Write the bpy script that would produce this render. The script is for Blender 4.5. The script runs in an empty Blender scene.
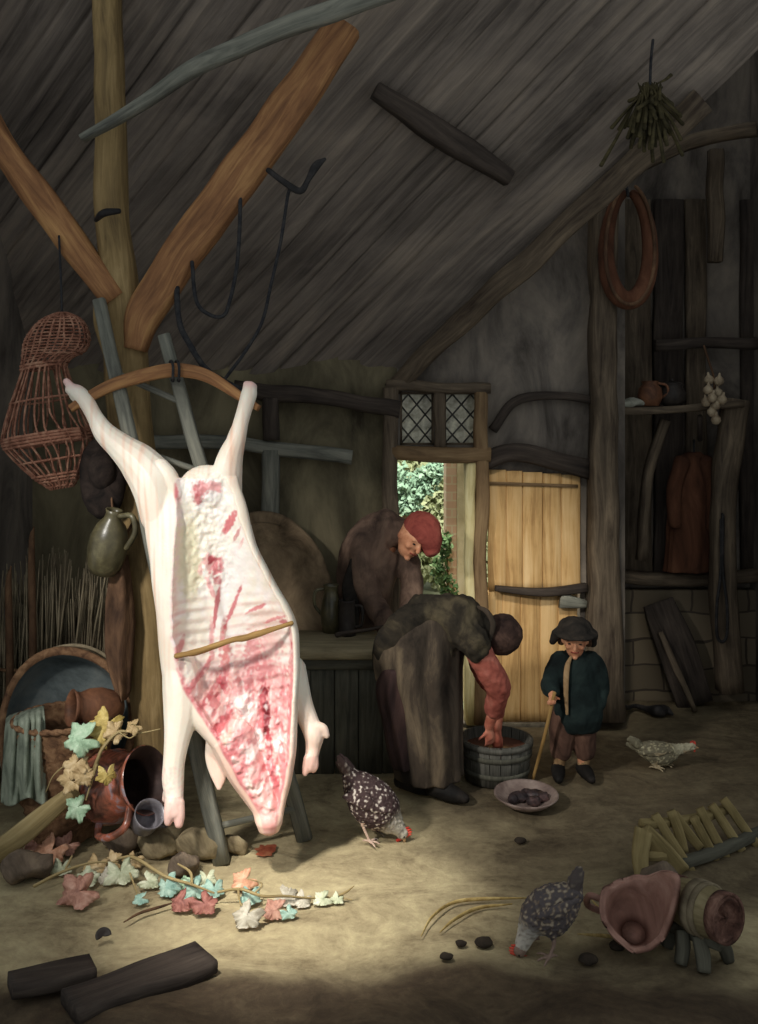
import bpy, bmesh, math, random
import numpy as np
from mathutils import Vector, Matrix, noise, Quaternion

random.seed(7)
SC = bpy.context.scene
COL = SC.collection
F, CX, HY, CH = 900.0, 379.0, 430.0, 1.95     # focal length (px), centre column, horizon row, eye height (m)


def P(px, py, Y):
    return Vector(((px - CX) * Y / F, Y, CH + (HY - py) * Y / F))


def G(px, py, z=0.0):
    Y = (CH - z) * F / (py - HY)
    return Vector(((px - CX) * Y / F, Y, z))


def lin(r, g, b):
    def f(c):
        c /= 255.0
        return c / 12.92 if c <= 0.04045 else ((c + 0.055) / 1.055) ** 2.4
    return (f(r), f(g), f(b), 1.0)


def nz(x, y, z=0.0, s=1.0):
    return noise.noise(Vector((x * s, y * s, z * s)))


def sstep(a, b, x):
    t = max(0.0, min(1.0, (x - a) / (b - a)))
    return t * t * (3 - 2 * t)


# ------------------------------------------------------------------ materials
MATS = {}


def base_mat(name, rough=0.8, spec=0.25):
    m = bpy.data.materials.new(name)
    m.use_nodes = True
    nt = m.node_tree
    b = nt.nodes['Principled BSDF']
    b.inputs['Roughness'].default_value = rough
    b.inputs['Specular IOR Level'].default_value = spec
    MATS[name] = m
    return m, nt, b


def ramp(nt, stops):
    r = nt.nodes.new('ShaderNodeValToRGB')
    el = r.color_ramp.elements
    while len(el) < len(stops):
        el.new(0.5)
    for e, (p, c) in zip(el, stops):
        e.position = p
        e.color = c
    return r


def coords(nt, attr, scale):
    mp = nt.nodes.new('ShaderNodeMapping')
    mp.inputs['Scale'].default_value = scale
    if attr:
        a = nt.nodes.new('ShaderNodeAttribute')
        a.attribute_name = attr
        nt.links.new(a.outputs['Vector'], mp.inputs['Vector'])
    else:
        a = nt.nodes.new('ShaderNodeTexCoord')
        nt.links.new(a.outputs['Object'], mp.inputs['Vector'])
    return mp


def ntex(nt, src, scale, detail=6, rough=0.6, dist=0.0):
    n = nt.nodes.new('ShaderNodeTexNoise')
    n.inputs['Scale'].default_value = scale
    n.inputs['Detail'].default_value = detail
    n.inputs['Roughness'].default_value = rough
    n.inputs['Distortion'].default_value = dist
    nt.links.new(src.outputs[0], n.inputs['Vector'])
    return n


def bump(nt, b, src, strength, dist=0.02):
    bp = nt.nodes.new('ShaderNodeBump')
    bp.inputs['Strength'].default_value = strength
    bp.inputs['Distance'].default_value = dist
    nt.links.new(src, bp.inputs['Height'])
    nt.links.new(bp.outputs[0], b.inputs['Normal'])


def wood(name, dark, mid, light, rough=0.75, sc=(1.6, 16, 16), bs=0.5, spec=0.2):
    m, nt, b = base_mat(name, rough, spec)
    mp = coords(nt, 'g', sc)
    n = ntex(nt, mp, 1.6, 8, 0.65, 0.8)
    n2 = ntex(nt, coords(nt, 'g', (2, 3, 3)), 1.3, 4, 0.6)
    mx = nt.nodes.new('ShaderNodeMath'); mx.operation = 'MULTIPLY_ADD'
    mx.inputs[1].default_value = 0.65
    nt.links.new(n.outputs[0], mx.inputs[0])
    m3 = nt.nodes.new('ShaderNodeMath'); m3.operation = 'MULTIPLY'
    m3.inputs[1].default_value = 0.35
    nt.links.new(n2.outputs[0], m3.inputs[0])
    nt.links.new(m3.outputs[0], mx.inputs[2])
    r = ramp(nt, [(0.33, lin(*dark)), (0.5, lin(*mid)), (0.68, lin(*light))])
    nt.links.new(mx.outputs[0], r.inputs[0])
    nt.links.new(r.outputs[0], b.inputs['Base Color'])
    bump(nt, b, n.outputs[0], bs, 0.012)
    return m


def mottle(name, dark, mid, light, scale=6, rough=0.85, bs=0.4, sc=(1, 1, 1), spec=0.2, dist=0.5, sheen=0.0):
    m, nt, b = base_mat(name, rough, spec)
    mp = coords(nt, None, sc)
    n = ntex(nt, mp, scale, 8, 0.65, dist)
    r = ramp(nt, [(0.34, lin(*dark)), (0.5, lin(*mid)), (0.67, lin(*light))])
    nt.links.new(n.outputs[0], r.inputs[0])
    nt.links.new(r.outputs[0], b.inputs['Base Color'])
    if bs:
        bump(nt, b, n.outputs[0], bs, 0.02)
    if sheen:
        b.inputs['Sheen Weight'].default_value = sheen
    return m


def vcol(name, rough=0.6, spec=0.3, bscale=60, bs=0.2, sub=0.0):
    m, nt, b = base_mat(name, rough, spec)
    a = nt.nodes.new('ShaderNodeAttribute')
    a.attribute_name = 'Col'
    nt.links.new(a.outputs['Color'], b.inputs['Base Color'])
    n = ntex(nt, coords(nt, None, (1, 1, 1)), bscale, 4, 0.6)
    bump(nt, b, n.outputs[0], bs, 0.006)
    if sub:
        b.inputs['Subsurface Weight'].default_value = sub
        b.inputs['Subsurface Radius'].default_value = (0.012, 0.006, 0.004)
        b.inputs['Subsurface Scale'].default_value = 1.0
    return m


# ------------------------------------------------------------------ mesh builder
def catmull(pts, sub):
    """pts: list of tuples of floats (any length) -> smooth resample"""
    if len(pts) < 3 or sub <= 1:
        if len(pts) == 2 and sub > 1:
            a, b = np.array(pts[0]), np.array(pts[1])
            return [tuple(a + (b - a) * i / sub) for i in range(sub + 1)]
        return [tuple(p) for p in pts]
    A = [np.array(p, float) for p in pts]
    A = [2 * A[0] - A[1]] + A + [2 * A[-1] - A[-2]]
    out = []
    for i in range(1, len(A) - 2):
        p0, p1, p2, p3 = A[i - 1:i + 3]
        for k in range(sub):
            t = k / sub
            out.append(tuple(0.5 * ((2 * p1) + (-p0 + p2) * t + (2 * p0 - 5 * p1 + 4 * p2 - p3) * t * t
                                    + (-p0 + 3 * p1 - 3 * p2 + p3) * t ** 3)))
    out.append(tuple(A[-2]))
    return out


class MB:
    def __init__(self):
        self.V, self.F, self.Gr = [], [], []

    def add(self, V, Fc, Gr=None):
        o = len(self.V)
        self.V += [Vector(v) for v in V]
        self.Gr += list(Gr) if Gr is not None else [tuple(v) for v in V]
        self.F += [tuple(i + o for i in f) for f in Fc]
        return self

    def sweep(self, rings, G=None, cap=True, closed=False):
        n = len(rings[0])
        V = [v for r in rings for v in r]
        Fc = []
        m = len(rings)
        for i in range(m if closed else m - 1):
            a, b = i * n, ((i + 1) % m) * n
            for j in range(n):
                k = (j + 1) % n
                Fc.append((a + j, a + k, b + k, b + j))
        if cap and not closed:
            for base, rr, flip in ((0, rings[0], True), ((m - 1) * n, rings[-1], False)):
                c = sum((Vector(v) for v in rr), Vector()) / n
                V.append(c)
                ci = len(V) - 1
                if G is not None:
                    g = np.mean([G[base + j] for j in range(n)], axis=0)
                    G = list(G) + [tuple(g)]
                for j in range(n):
                    k = (j + 1) % n
                    Fc.append((ci, base + k, base + j) if flip else (ci, base + j, base + k))
        return self.add(V, Fc, G)

    def _frames(self, pts, ref=None):
        pts = [Vector(p) for p in pts]
        ref = Vector(ref) if ref else Vector((0, 1, 0))
        fr = []
        for i in range(len(pts)):
            t = (pts[min(i + 1, len(pts) - 1)] - pts[max(i - 1, 0)])
            t = t.normalized() if t.length > 1e-9 else Vector((0, 0, 1))
            r = ref if abs(t.dot(ref)) < 0.97 else Vector((1, 0, 0))
            a = t.cross(r).normalized()
            b = t.cross(a).normalized()
            fr.append((a, b))
        return fr

    def tube(self, pts, rad, n=10, sub=5, flat=1.0, wob=0.0, ref=None, round_ends=True, cap=True):
        """pts: Vectors, rad: number or list; flat: squash along depth"""
        if not isinstance(rad, (list, tuple)):
            rad = [rad] * len(pts)
        q = catmull([(*p, r) for p, r in zip(pts, rad)], sub)
        C = [Vector(x[:3]) for x in q]
        R = [max(1e-4, x[3]) for x in q]
        if round_ends and cap:
            t0 = (C[0] - C[1]).normalized(); t1 = (C[-1] - C[-2]).normalized()
            for k, s in ((0.55, 0.83), (0.87, 0.5)):
                C.insert(0, C[0] + t0 * 0) if False else None
            pre, post = [], []
            for k, s in ((0.95, 0.3), (0.6, 0.8)):
                pre.append((C[0] + t0 * R[0] * k * 0.8, R[0] * s))
            for k, s in ((0.6, 0.8), (0.95, 0.3)):
                post.append((C[-1] + t1 * R[-1] * k * 0.8, R[-1] * s))
            C = [p[0] for p in pre] + C + [p[0] for p in post]
            R = [p[1] for p in pre] + R + [p[1] for p in post]
        fr = self._frames(C, ref)
        rings, Gr = [], []
        L, off = 0.0, random.random() * 9
        for i, c in enumerate(C):
            if i:
                L += (C[i] - C[i - 1]).length
            a, b = fr[i]
            ring = []
            for j in range(n):
                th = 2 * math.pi * j / n
                rr = R[i]
                if wob:
                    rr *= 1 + wob * nz(math.cos(th) * 1.3 + off, math.sin(th) * 1.3, L / max(R[i], .004) * .35)
                ring.append(c + a * math.cos(th) * rr + b * math.sin(th) * rr * flat)
                Gr.append((L + off, math.cos(th) * R[i] + off, math.sin(th) * R[i]))
            rings.append(ring)
        return self.sweep(rings, Gr, cap)

    def beam(self, pts, w, h, sub=8, wob=0.006, ref=None, ch=0.18):
        """chamfered rectangular timber: w across the picture, h in depth"""
        if not isinstance(w, (list, tuple)):
            w = [w] * len(pts)
        if not isinstance(h, (list, tuple)):
            h = [h] * len(pts)
        q = catmull([(*p, a, b) for p, a, b in zip(pts, w, h)], sub)
        C = [Vector(x[:3]) for x in q]
        fr = self._frames(C, ref)
        rings, Gr = [], []
        L, off = 0.0, random.random() * 9
        for i, c in enumerate(C):
            if i:
                L += (C[i] - C[i - 1]).length
            a, b = fr[i]
            W, H = q[i][3] / 2, q[i][4] / 2
            k = min(W, H) * ch * 2
            sect = [(-W + k, -H), (0, -H), (W - k, -H), (W, -H + k), (W, 0), (W, H - k), (W - k, H), (0, H), (-W + k, H), (-W, H - k), (-W, 0), (-W, -H + k)]
            ring = []
            for (u, v) in sect:
                p = c + a * u + b * v
                if wob:
                    p = p + (a * nz(p.x * 4 + off, p.z * 4, p.y * 4) + b * nz(p.x * 4, p.z * 4 + off, p.y * 4)) * wob * 1.6
                ring.append(p)
                Gr.append((L + off, u + off, v))
            rings.append(ring)
        return self.sweep(rings, Gr)

    def lathe(self, prof, n=32, M=None, fn=None, arc=None):
        """prof: closed or open list of (r, z); M: 4x4 placing matrix"""
        M = M or Matrix.Identity(4)
        V, Gr, Fc = [], [], []
        m = len(prof)
        cols = n if arc is None else n + 1
        for i in range(cols):
            th = 2 * math.pi * i / n if arc is None else arc[0] + (arc[1] - arc[0]) * i / n
            for k, (r, z) in enumerate(prof):
                if fn:
                    r, z = fn(r, z, th, k)
                V.append(M @ Vector((r * math.cos(th), r * math.sin(th), z)))
                Gr.append((z, r * math.cos(th) * 1.0, r * math.sin(th)))
        for i in range(n):
            a, b = i * m, ((i + 1) % cols) * m
            for k in range(m - 1):
                Fc.append((a + k, b + k, b + k + 1, a + k + 1))
        return self.add(V, Fc, Gr)

    def ell(self, c, r, rot=None, n=16):
        rot = rot or Matrix.Identity(3)
        V, Fc = [], []
        c = Vector(c)
        m = n // 2
        for i in range(m + 1):
            ph = math.pi * i / m
            for j in range(n):
                th = 2 * math.pi * j / n
                V.append(c + rot @ Vector((r[0] * math.sin(ph) * math.cos(th), r[1] * math.sin(ph) * math.sin(th), r[2] * math.cos(ph))))
        for i in range(m):
            for j in range(n):
                k = (j + 1) % n
                Fc.append((i * n + j, (i + 1) * n + j, (i + 1) * n + k, i * n + k))
        return self.add(V, Fc)

    def box(self, lo, hi, bev=0.0, M=None):
        lo, hi = Vector(lo), Vector(hi)
        M = M or Matrix.Identity(4)
        bm = bmesh.new()
        bmesh.ops.create_cube(bm, size=1)
        for v in bm.verts:
            v.co = Vector([lo[i] + (v.co[i] + .5) * (hi[i] - lo[i]) for i in range(3)])
        if bev:
            bmesh.ops.bevel(bm, geom=bm.edges[:], offset=bev, segments=2, affect='EDGES', profile=0.6)
        bm.verts.index_update()
        o = random.random() * 9
        V = [M @ v.co for v in bm.verts]
        d = hi - lo
        ax = max(range(3), key=lambda i: d[i])
        order = [ax] + [i for i in range(3) if i != ax]
        Gr = [(v.co[order[0]] + o, v.co[order[1]] + o, v.co[order[2]]) for v in bm.verts]
        Fc = [tuple(v.index for v in f.verts) for f in bm.faces]
        bm.free()
        return self.add(V, Fc, Gr)

    def rough(self, amp, sc):
        for i, v in enumerate(self.V):
            self.V[i] = v + Vector((nz(v.x + 3, v.y, v.z, sc), nz(v.x, v.y + 7, v.z, sc), nz(v.x, v.y, v.z + 5, sc))) * amp
        return self

    def build(self, name, mat, parent=None, smooth=True, color=None, origin=None, weld=True, solid=0.0, mats=None, fmat=None):
        me = bpy.data.meshes.new(name)
        V = self.V
        if parent is not None:
            o = origin_of(parent)
        elif origin is not None:
            o = Vector(origin)
        else:
            xs = [v.x for v in V]; ys = [v.y for v in V]; zs = [v.z for v in V]
            o = Vector(((min(xs) + max(xs)) / 2, (min(ys) + max(ys)) / 2, min(zs)))
        me.from_pydata([tuple(v - o) for v in V], [], self.F)
        at = me.attributes.new('g', 'FLOAT_VECTOR', 'POINT')
        at.data.foreach_set('vector', np.array(self.Gr, dtype=np.float32).ravel())
        if color is not None:
            ca = me.attributes.new('Col', 'FLOAT_COLOR', 'POINT')
            cc = np.ones((len(V), 4), dtype=np.float32)
            for i, v in enumerate(V):
                cc[i, :3] = color(v)[:3]
            ca.data.foreach_set('color', cc.ravel())
        bm = bmesh.new(); bm.from_mesh(me)
        if weld:
            bmesh.ops.remove_doubles(bm, verts=bm.verts, dist=1e-5)
        bmesh.ops.recalc_face_normals(bm, faces=bm.faces)
        bm.to_mesh(me); bm.free()
        for mm in (mats or [mat]):
            me.materials.append(mm)
        if fmat:
            for p in me.polygons:
                p.material_index = fmat(Vector(p.center) + o)
        if smooth:
            me.polygons.foreach_set('use_smooth', [True] * len(me.polygons))
        ob = bpy.data.objects.new(name, me)
        COL.objects.link(ob)
        if parent is not None:
            ob.parent = parent
            base = origin_of(parent)
        else:
            ob.location = o
            base = o
        ORG[ob.name] = base
        if smooth == 'auto':
            set_auto(ob)
        if solid:
            sm = ob.modifiers.new('thickness', 'SOLIDIFY'); sm.thickness = solid; sm.offset = 0
        return ob


ORG = {}


def origin_of(o):
    return ORG[o.name]


def set_auto(ob, ang=0.6):
    me = ob.data
    bm = bmesh.new(); bm.from_mesh(me)
    for e in bm.edges:
        if len(e.link_faces) == 2 and e.calc_face_angle(0) > ang:
            e.smooth = False
    bm.to_mesh(me); bm.free()


def tag(o, label, cat, group=None):
    o['label'] = label
    o['category'] = cat
    if group:
        o['group'] = group
    return o


def thing(name, label, cat, loc, group=None):
    o = bpy.data.objects.new(name, None)
    o.empty_display_size = 0.05
    COL.objects.link(o)
    o.location = loc
    ORG[o.name] = Vector(loc)
    return tag(o, label, cat, group)


def struct(o, label=None):
    o['kind'] = 'structure'
    if label:
        o['label'] = label
    return o


def fuse(mb, voxel=0.006, it=3, fac=0.5):
    """grow one continuous skin round all the closed volumes in mb"""
    me = bpy.data.meshes.new('tmp')
    me.from_pydata([tuple(v) for v in mb.V], [], mb.F)
    bm = bmesh.new(); bm.from_mesh(me)
    bmesh.ops.remove_doubles(bm, verts=bm.verts, dist=1e-6)
    bmesh.ops.recalc_face_normals(bm, faces=bm.faces)
    bm.to_mesh(me); bm.free()
    ob = bpy.data.objects.new('tmp', me)
    COL.objects.link(ob)
    r = ob.modifiers.new('r', 'REMESH'); r.mode = 'VOXEL'; r.voxel_size = voxel
    s = ob.modifiers.new('s', 'SMOOTH'); s.factor = fac; s.iterations = it
    dg = bpy.context.evaluated_depsgraph_get()
    dg.update()
    ev = ob.evaluated_get(dg)
    m2 = bpy.data.meshes.new_from_object(ev)
    out = MB()
    n = len(m2.vertices)
    co = np.empty(n * 3, dtype=np.float32); m2.vertices.foreach_get('co', co)
    no = np.empty(n * 3, dtype=np.float32); m2.vertices.foreach_get('normal', no)
    out.V = [Vector(c) for c in co.reshape(-1, 3)]
    out.N = [Vector(c) for c in no.reshape(-1, 3)]
    out.F = [tuple(p.vertices) for p in m2.polygons]
    out.Gr = [tuple(c) for c in co.reshape(-1, 3)]
    bpy.data.objects.remove(ob); bpy.data.meshes.remove(me); bpy.data.meshes.remove(m2)
    return out


def axis_matrix(origin, z, x=None):
    z = Vector(z).normalized()
    x = Vector(x) if x else (Vector((1, 0, 0)) if abs(z.x) < 0.9 else Vector((0, 1, 0)))
    y = z.cross(x).normalized()
    x = y.cross(z).normalized()
    M = Matrix((x, y, z)).transposed().to_4x4()
    M.translation = Vector(origin)
    return M


def mixc(a, b, t):
    return tuple(a[i] + (b[i] - a[i]) * t for i in range(3))
# ------------------------------------------------------------------ palette
wood('old_oak', (52, 42, 34), (92, 80, 66), (128, 112, 92), 0.8)
wood('warm_oak', (92, 62, 42), (142, 100, 66), (186, 142, 92), 0.7)
wood('dull_ochre', (90, 74, 50), (136, 114, 76), (168, 144, 102), 0.75)
wood('grey_wood', (62, 62, 58), (112, 112, 102), (146, 144, 130), 0.8)
wood('dark_wood', (34, 29, 27), (62, 54, 48), (84, 74, 66), 0.85)
wood('door_pine', (150, 112, 68), (206, 166, 110), (230, 196, 144), 0.65, (0.9, 14, 14))
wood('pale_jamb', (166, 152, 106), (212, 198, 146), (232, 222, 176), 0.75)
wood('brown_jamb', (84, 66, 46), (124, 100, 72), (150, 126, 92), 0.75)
wood('tan_bark', (92, 78, 52), (148, 130, 90), (176, 158, 116), 0.85)
wood('stick_tan', (110, 84, 46), (158, 124, 74), (186, 152, 96), 0.7)
mottle('wall_plaster', (66, 60, 55), (108, 100, 92), (140, 129, 116), 3.2, 0.95, 0.5, (1, 1, 0.45))
mottle('wall_olive', (62, 56, 44), (102, 94, 74), (132, 122, 96), 2.6, 0.95, 0.5, (1, 1, 0.5))
mottle('stone_dull', (70, 66, 58), (112, 104, 90), (140, 130, 112), 5, 0.95, 0.8)
mottle('iron', (22, 21, 22), (40, 38, 38), (62, 58, 56), 14, 0.6, 0.3)
mottle('rope_dark', (30, 30, 34), (48, 48, 50), (64, 62, 60), 30, 0.9, 0.5)

# thatch / roof boards, grain runs along the rafters
m, nt, b = base_mat('thatch', 0.95, 0.1)
n1 = ntex(nt, coords(nt, 'g', (0.55, 9, 9)), 1.5, 8, 0.7, 0.6)
n2 = ntex(nt, coords(nt, 'g', (1, 1, 1)), 1.0, 5, 0.6, 0.5)
mx = nt.nodes.new('ShaderNodeMath'); mx.operation = 'MULTIPLY_ADD'; mx.inputs[1].default_value = 0.55
sc_ = nt.nodes.new('ShaderNodeMath'); sc_.operation = 'MULTIPLY'; sc_.inputs[1].default_value = 0.45
nt.links.new(n2.outputs[0], sc_.inputs[0]); nt.links.new(n1.outputs[0], mx.inputs[0]); nt.links.new(sc_.outputs[0], mx.inputs[2])
r = ramp(nt, [(0.34, lin(66, 60, 56)), (0.5, lin(118, 108, 99)), (0.66, lin(156, 142, 126))])
nt.links.new(mx.outputs[0], r.inputs[0]); nt.links.new(r.outputs[0], b.inputs['Base Color'])
bump(nt, b, n1.outputs[0], 0.7, 0.02)

# trodden earth
m, nt, b = base_mat('earth', 0.95, 0.1)
n1 = ntex(nt, coords(nt, None, (1, 1.6, 1)), 2.2, 9, 0.7, 0.8)
n2 = ntex(nt, coords(nt, None, (1, 1, 1)), 22, 6, 0.7, 0.4)
mx = nt.nodes.new('ShaderNodeMath'); mx.operation = 'MULTIPLY_ADD'; mx.inputs[1].default_value = 0.7
sc_ = nt.nodes.new('ShaderNodeMath'); sc_.operation = 'MULTIPLY'; sc_.inputs[1].default_value = 0.3
nt.links.new(n2.outputs[0], sc_.inputs[0]); nt.links.new(n1.outputs[0], mx.inputs[0]); nt.links.new(sc_.outputs[0], mx.inputs[2])
r = ramp(nt, [(0.3, lin(88, 74, 56)), (0.46, lin(150, 136, 106)), (0.6, lin(180, 166, 130)), (0.75, lin(198, 186, 152))])
r2 = ramp(nt, [(0.32, lin(52, 44, 36)), (0.5, lin(80, 68, 54)), (0.68, lin(108, 94, 74))])  # darker earth ramp, mixed in as painted floor shade
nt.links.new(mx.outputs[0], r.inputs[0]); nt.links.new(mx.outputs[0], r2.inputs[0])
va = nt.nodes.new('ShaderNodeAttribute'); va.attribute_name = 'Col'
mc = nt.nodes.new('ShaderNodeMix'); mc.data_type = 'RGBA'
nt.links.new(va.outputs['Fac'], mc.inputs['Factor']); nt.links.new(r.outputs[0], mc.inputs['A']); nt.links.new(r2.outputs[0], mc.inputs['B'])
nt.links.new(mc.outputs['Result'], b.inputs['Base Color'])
bump(nt, b, mx.outputs[0], 0.7, 0.03)

# ------------------------------------------------------------------ floor
def floor_z(x, y):
    z = 0.010 * nz(x, y, 0, 2.1) + 0.005 * nz(x, y, 3, 7) + 0.003 * nz(x, y, 5, 21)
    z += 0.05 * sstep(3.25, 2.9, y) * (0.7 + 1.2 * nz(x, y, 9, 2.3) + .5 * nz(x, y, 4, 6))
    return z - 0.012


mb = MB()
nx, ny = 190, 170
X0, X1, Y0, Y1 = -3.2, 3.2, 2.3, 6.8
V, Fc = [], []
for i in range(ny + 1):
    for j in range(nx + 1):
        x = X0 + (X1 - X0) * j / nx; y = Y0 + (Y1 - Y0) * i / ny
        V.append((x, y, floor_z(x, y)))
for i in range(ny):
    for j in range(nx):
        a = i * (nx + 1) + j
        Fc.append((a, a + 1, a + nx + 2, a + nx + 1))
mb.add(V, Fc)
def shade_and_pebble(v):
    # foreground and right-hand shade painted into the soil colour as ragged dark patches
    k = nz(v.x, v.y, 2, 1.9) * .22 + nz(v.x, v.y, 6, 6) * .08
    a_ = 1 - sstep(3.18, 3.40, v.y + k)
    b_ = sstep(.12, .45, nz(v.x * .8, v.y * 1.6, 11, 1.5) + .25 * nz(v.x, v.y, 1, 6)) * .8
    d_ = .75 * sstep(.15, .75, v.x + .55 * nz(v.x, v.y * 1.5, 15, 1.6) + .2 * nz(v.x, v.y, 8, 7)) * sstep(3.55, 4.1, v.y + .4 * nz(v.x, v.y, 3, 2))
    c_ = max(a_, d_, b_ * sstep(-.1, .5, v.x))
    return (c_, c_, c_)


struct(mb.build('floor', MATS['earth'], origin=(0, 0, 0), color=shade_and_pebble), 'trodden earth floor, pale ochre with shade painted in at the front and right')

# ------------------------------------------------------------------ walls
def wall_boxes(name, boxes, mat, label=None):
    mb = MB()
    for lo, hi in boxes:
        mb.box(lo, hi)
    o = mb.build(name, mat, smooth=False, origin=(0, 0, 0))
    return struct(o, label)


YB = 6.0
dx0, dx1 = P(397, 0, YB).x, P(486, 0, YB).x       # open doorway
lx1 = P(580, 0, YB).x                              # right side of the leaf
dz = P(0, 460, YB).z
lz = P(0, 470, YB).z
wz0, wz1 = P(0, 445, YB).z, P(0, 392, YB).z
w1x0, w1x1, w2x0, w2x1 = [P(q, 0, YB).x for q in (400, 434, 444, 480)]
T = 0.14
wall_boxes('wall_back', [
    ((dx0, YB, dz), (lx1, YB + T, wz0)),
    ((dx0, YB, wz0), (w1x0, YB + T, wz1)), ((w1x1, YB, wz0), (w2x0, YB + T, wz1)), ((w2x1, YB, wz0), (lx1, YB + T, wz1)),
    ((dx0, YB, wz1), (lx1, YB + T, 5.2)),
    ((dx1, YB, lz - .04), (lx1, YB + T, dz)),
    ((lx1, YB, 0), (1.64, YB + T, 5.2)),
    ((1.50, YB + T, 0), (1.64, 6.6, 5.2)),
], MATS['wall_plaster'], 'dim back wall of the barn round the doorway')
wall_boxes('wall_back_left', [((-2.45, YB, 0), (dx0, YB + T, 2.6))], MATS['wall_olive'], 'dark brown-olive plaster wall left of the doorway')
wall_boxes('wall_right', [((1.50, 6.6, 0), (2.8, 6.75, 5.8)), ((2.72, 4.9, 0), (2.86, 6.6, 5.6))], MATS['wall_plaster'], 'shadowed plank wall at the right')
wall_boxes('wall_left', [((-2.45, 4.2, 0), (-2.31, 6.1, 4.4))], MATS['wall_plaster'])

# roof slope over the left and middle
A = Vector((P(400, 375, YB).x, YB, P(400, 375, YB).z))
SL = 1.6
Bx = P(600, 190, 5.32)
d = (Bx - A).normalized()
e = Vector((-1, 0, 0))
nrm = d.cross(e).normalized()
if nrm.z > 0:
    nrm = -nrm
mb = MB()
ns, ntt = 70, 220
V, Gr, Fc = [], [], []
for i in range(ns + 1):
    s = -0.35 + 4.6 * i / ns
    for j in range(ntt + 1):
        t = -0.06 + 5.4 * j / ntt
        c = math.floor(t / 0.17)
        h = 0.03 * nz(c * 3.7, 1.3, s * 0.3) + 0.02 * nz(s * 0.8, t * 6, 2) + 0.035 * nz(s * 1.1, t * 1.3, 6)
        fr = t / 0.17 - c
        h -= 0.02 * (1 - sstep(0.0, 0.09, min(fr, 1 - fr)))
        p = A + d * s + e * t + nrm * (h - 0.05)
        V.append(p); Gr.append((s, t, h))
for i in range(ns):
    for j in range(ntt):
        a = i * (ntt + 1) + j
        Fc.append((a, a + 1, a + ntt + 2, a + ntt + 1))
mb.add(V, Fc, Gr)
o = mb.build('ceiling', MATS['thatch'], origin=(0, 0, 0), solid=0.05)
struct(o, 'sloping underside of the boarded roof')
o.modifiers['thickness'].offset = 0


def R(px, py):
    """point on the underside of the roof seen at px,py"""
    # plane: (p-A).n = 0
    dirv = Vector(((px - CX) / F, 1, (HY - py) / F))
    o_ = Vector((0, 0, CH))
    t = (A - o_).dot(nrm) / dirv.dot(nrm)
    return o_ + dirv * t


def trim(name, pts, w, h, mat, label=None, wob=0.012, **k):
    mb = MB().beam(pts, w, h, wob=wob, **k)
    return struct(mb.build(name, MATS[mat], smooth=True, origin=(0, 0, 0)), label)


nn = nrm * 0.06
trim('trim_1', [R(392, 384) + nn, R(440, 337) + nn, R(520, 264) + nn, R(602, 188) + nn, R(700, 98) + nn], [.10, .13, .15, .15, .14], .12, 'old_oak', 'pale sloping roof beam running up from above the window')
trim('trim_2', [P(235, 390, 5.9), P(300, 394, 5.9), P(400, 410, 5.9)], .11, .12, 'dark_wood', 'eaves plate over the back wall')
trim('trim_3', [P(100, 438, 5.86), P(190, 442, 5.88), P(255, 446, 5.9), P(352, 458, 5.92)], .09, .1, 'grey_wood', 'grey rail across the dark back wall')
trim('trim_4', [P(390, 388, 5.93), P(391, 520, 5.93), P(391, 700, 5.93)], .10, .12, 'old_oak', 'door post at the left of the opening')
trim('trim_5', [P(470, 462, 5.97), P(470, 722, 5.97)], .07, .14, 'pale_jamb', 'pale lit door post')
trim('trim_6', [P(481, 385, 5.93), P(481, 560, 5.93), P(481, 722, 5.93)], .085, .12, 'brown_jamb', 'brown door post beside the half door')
trim('trim_7', [P(392, 453, 5.93), P(490, 455, 5.93)], .10, .12, 'brown_jamb', 'lintel under the leaded window')
trim('trim_8', [P(440, 386, 5.94), P(440, 448, 5.94)], .07, .1, 'old_oak')
trim('trim_9', [P(386, 386, 5.92), P(490, 388, 5.92)], .07, .1, 'old_oak')
trim('trim_10', [P(270, 450, 5.9), P(270, 560, 5.9)], .12, .1, 'grey_wood', 'stout upright against the back wall')
trim('trim_11', [P(272, 398, 5.88), P(272, 440, 5.88)], .10, .1, 'dark_wood')
trim('trim_12', [P(484, 462, 5.95), P(520, 452, 5.95), P(590, 470, 5.95)], .12, .1, 'dark_wood', 'warped lintel over the half door')
trim('trim_13', [P(492, 430, 5.96), P(520, 398, 5.96), P(600, 400, 5.96)], .06, .06, 'dark_wood')
trim('trim_14', [P(603, 210, 5.92), P(603, 450, 5.92), P(604, 718, 5.92)], [.15, .17, .25], .2, 'old_oak', 'thick upright at the right of the half door')
trim('trim_15', [P(665, 420, 6.3), P(650, 470, 6.32), P(640, 560, 6.35)], .07, .08, 'old_oak', 'slanting strut under the shelf')
trim('trim_16', [P(737, 400, 6.2), P(726, 470, 6.2), P(722, 560, 6.2), P(730, 690, 6.3)], .16, .15, 'old_oak', 'upright in the shade at the right')
trim('trim_17', [P(640, 165, 6.2), P(690, 142, 6.1), P(757, 130, 5.9)], .09, .09, 'old_oak', 'crooked pole high up at the right')
trim('trim_18', [P(716, 150, 6.25), P(716, 262, 6.25)], .1, .09, 'old_oak')
trim('trim_19', [R(375, 88) + nn, R(440, 130) + nn, R(508, 175) + nn], [.1, .13, .09], .1, 'dark_wood', 'dark strut across the roof boards')
trim('trim_20', [P(612, 576, 6.5), P(680, 580, 6.5), P(757, 576, 6.5)], .09, .1, 'old_oak', 'rail along the foot of the plank wall')
trim('trim_21', [P(655, 345, 6.38), P(757, 342, 6.38)], .08, .08, 'dark_wood')
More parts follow.
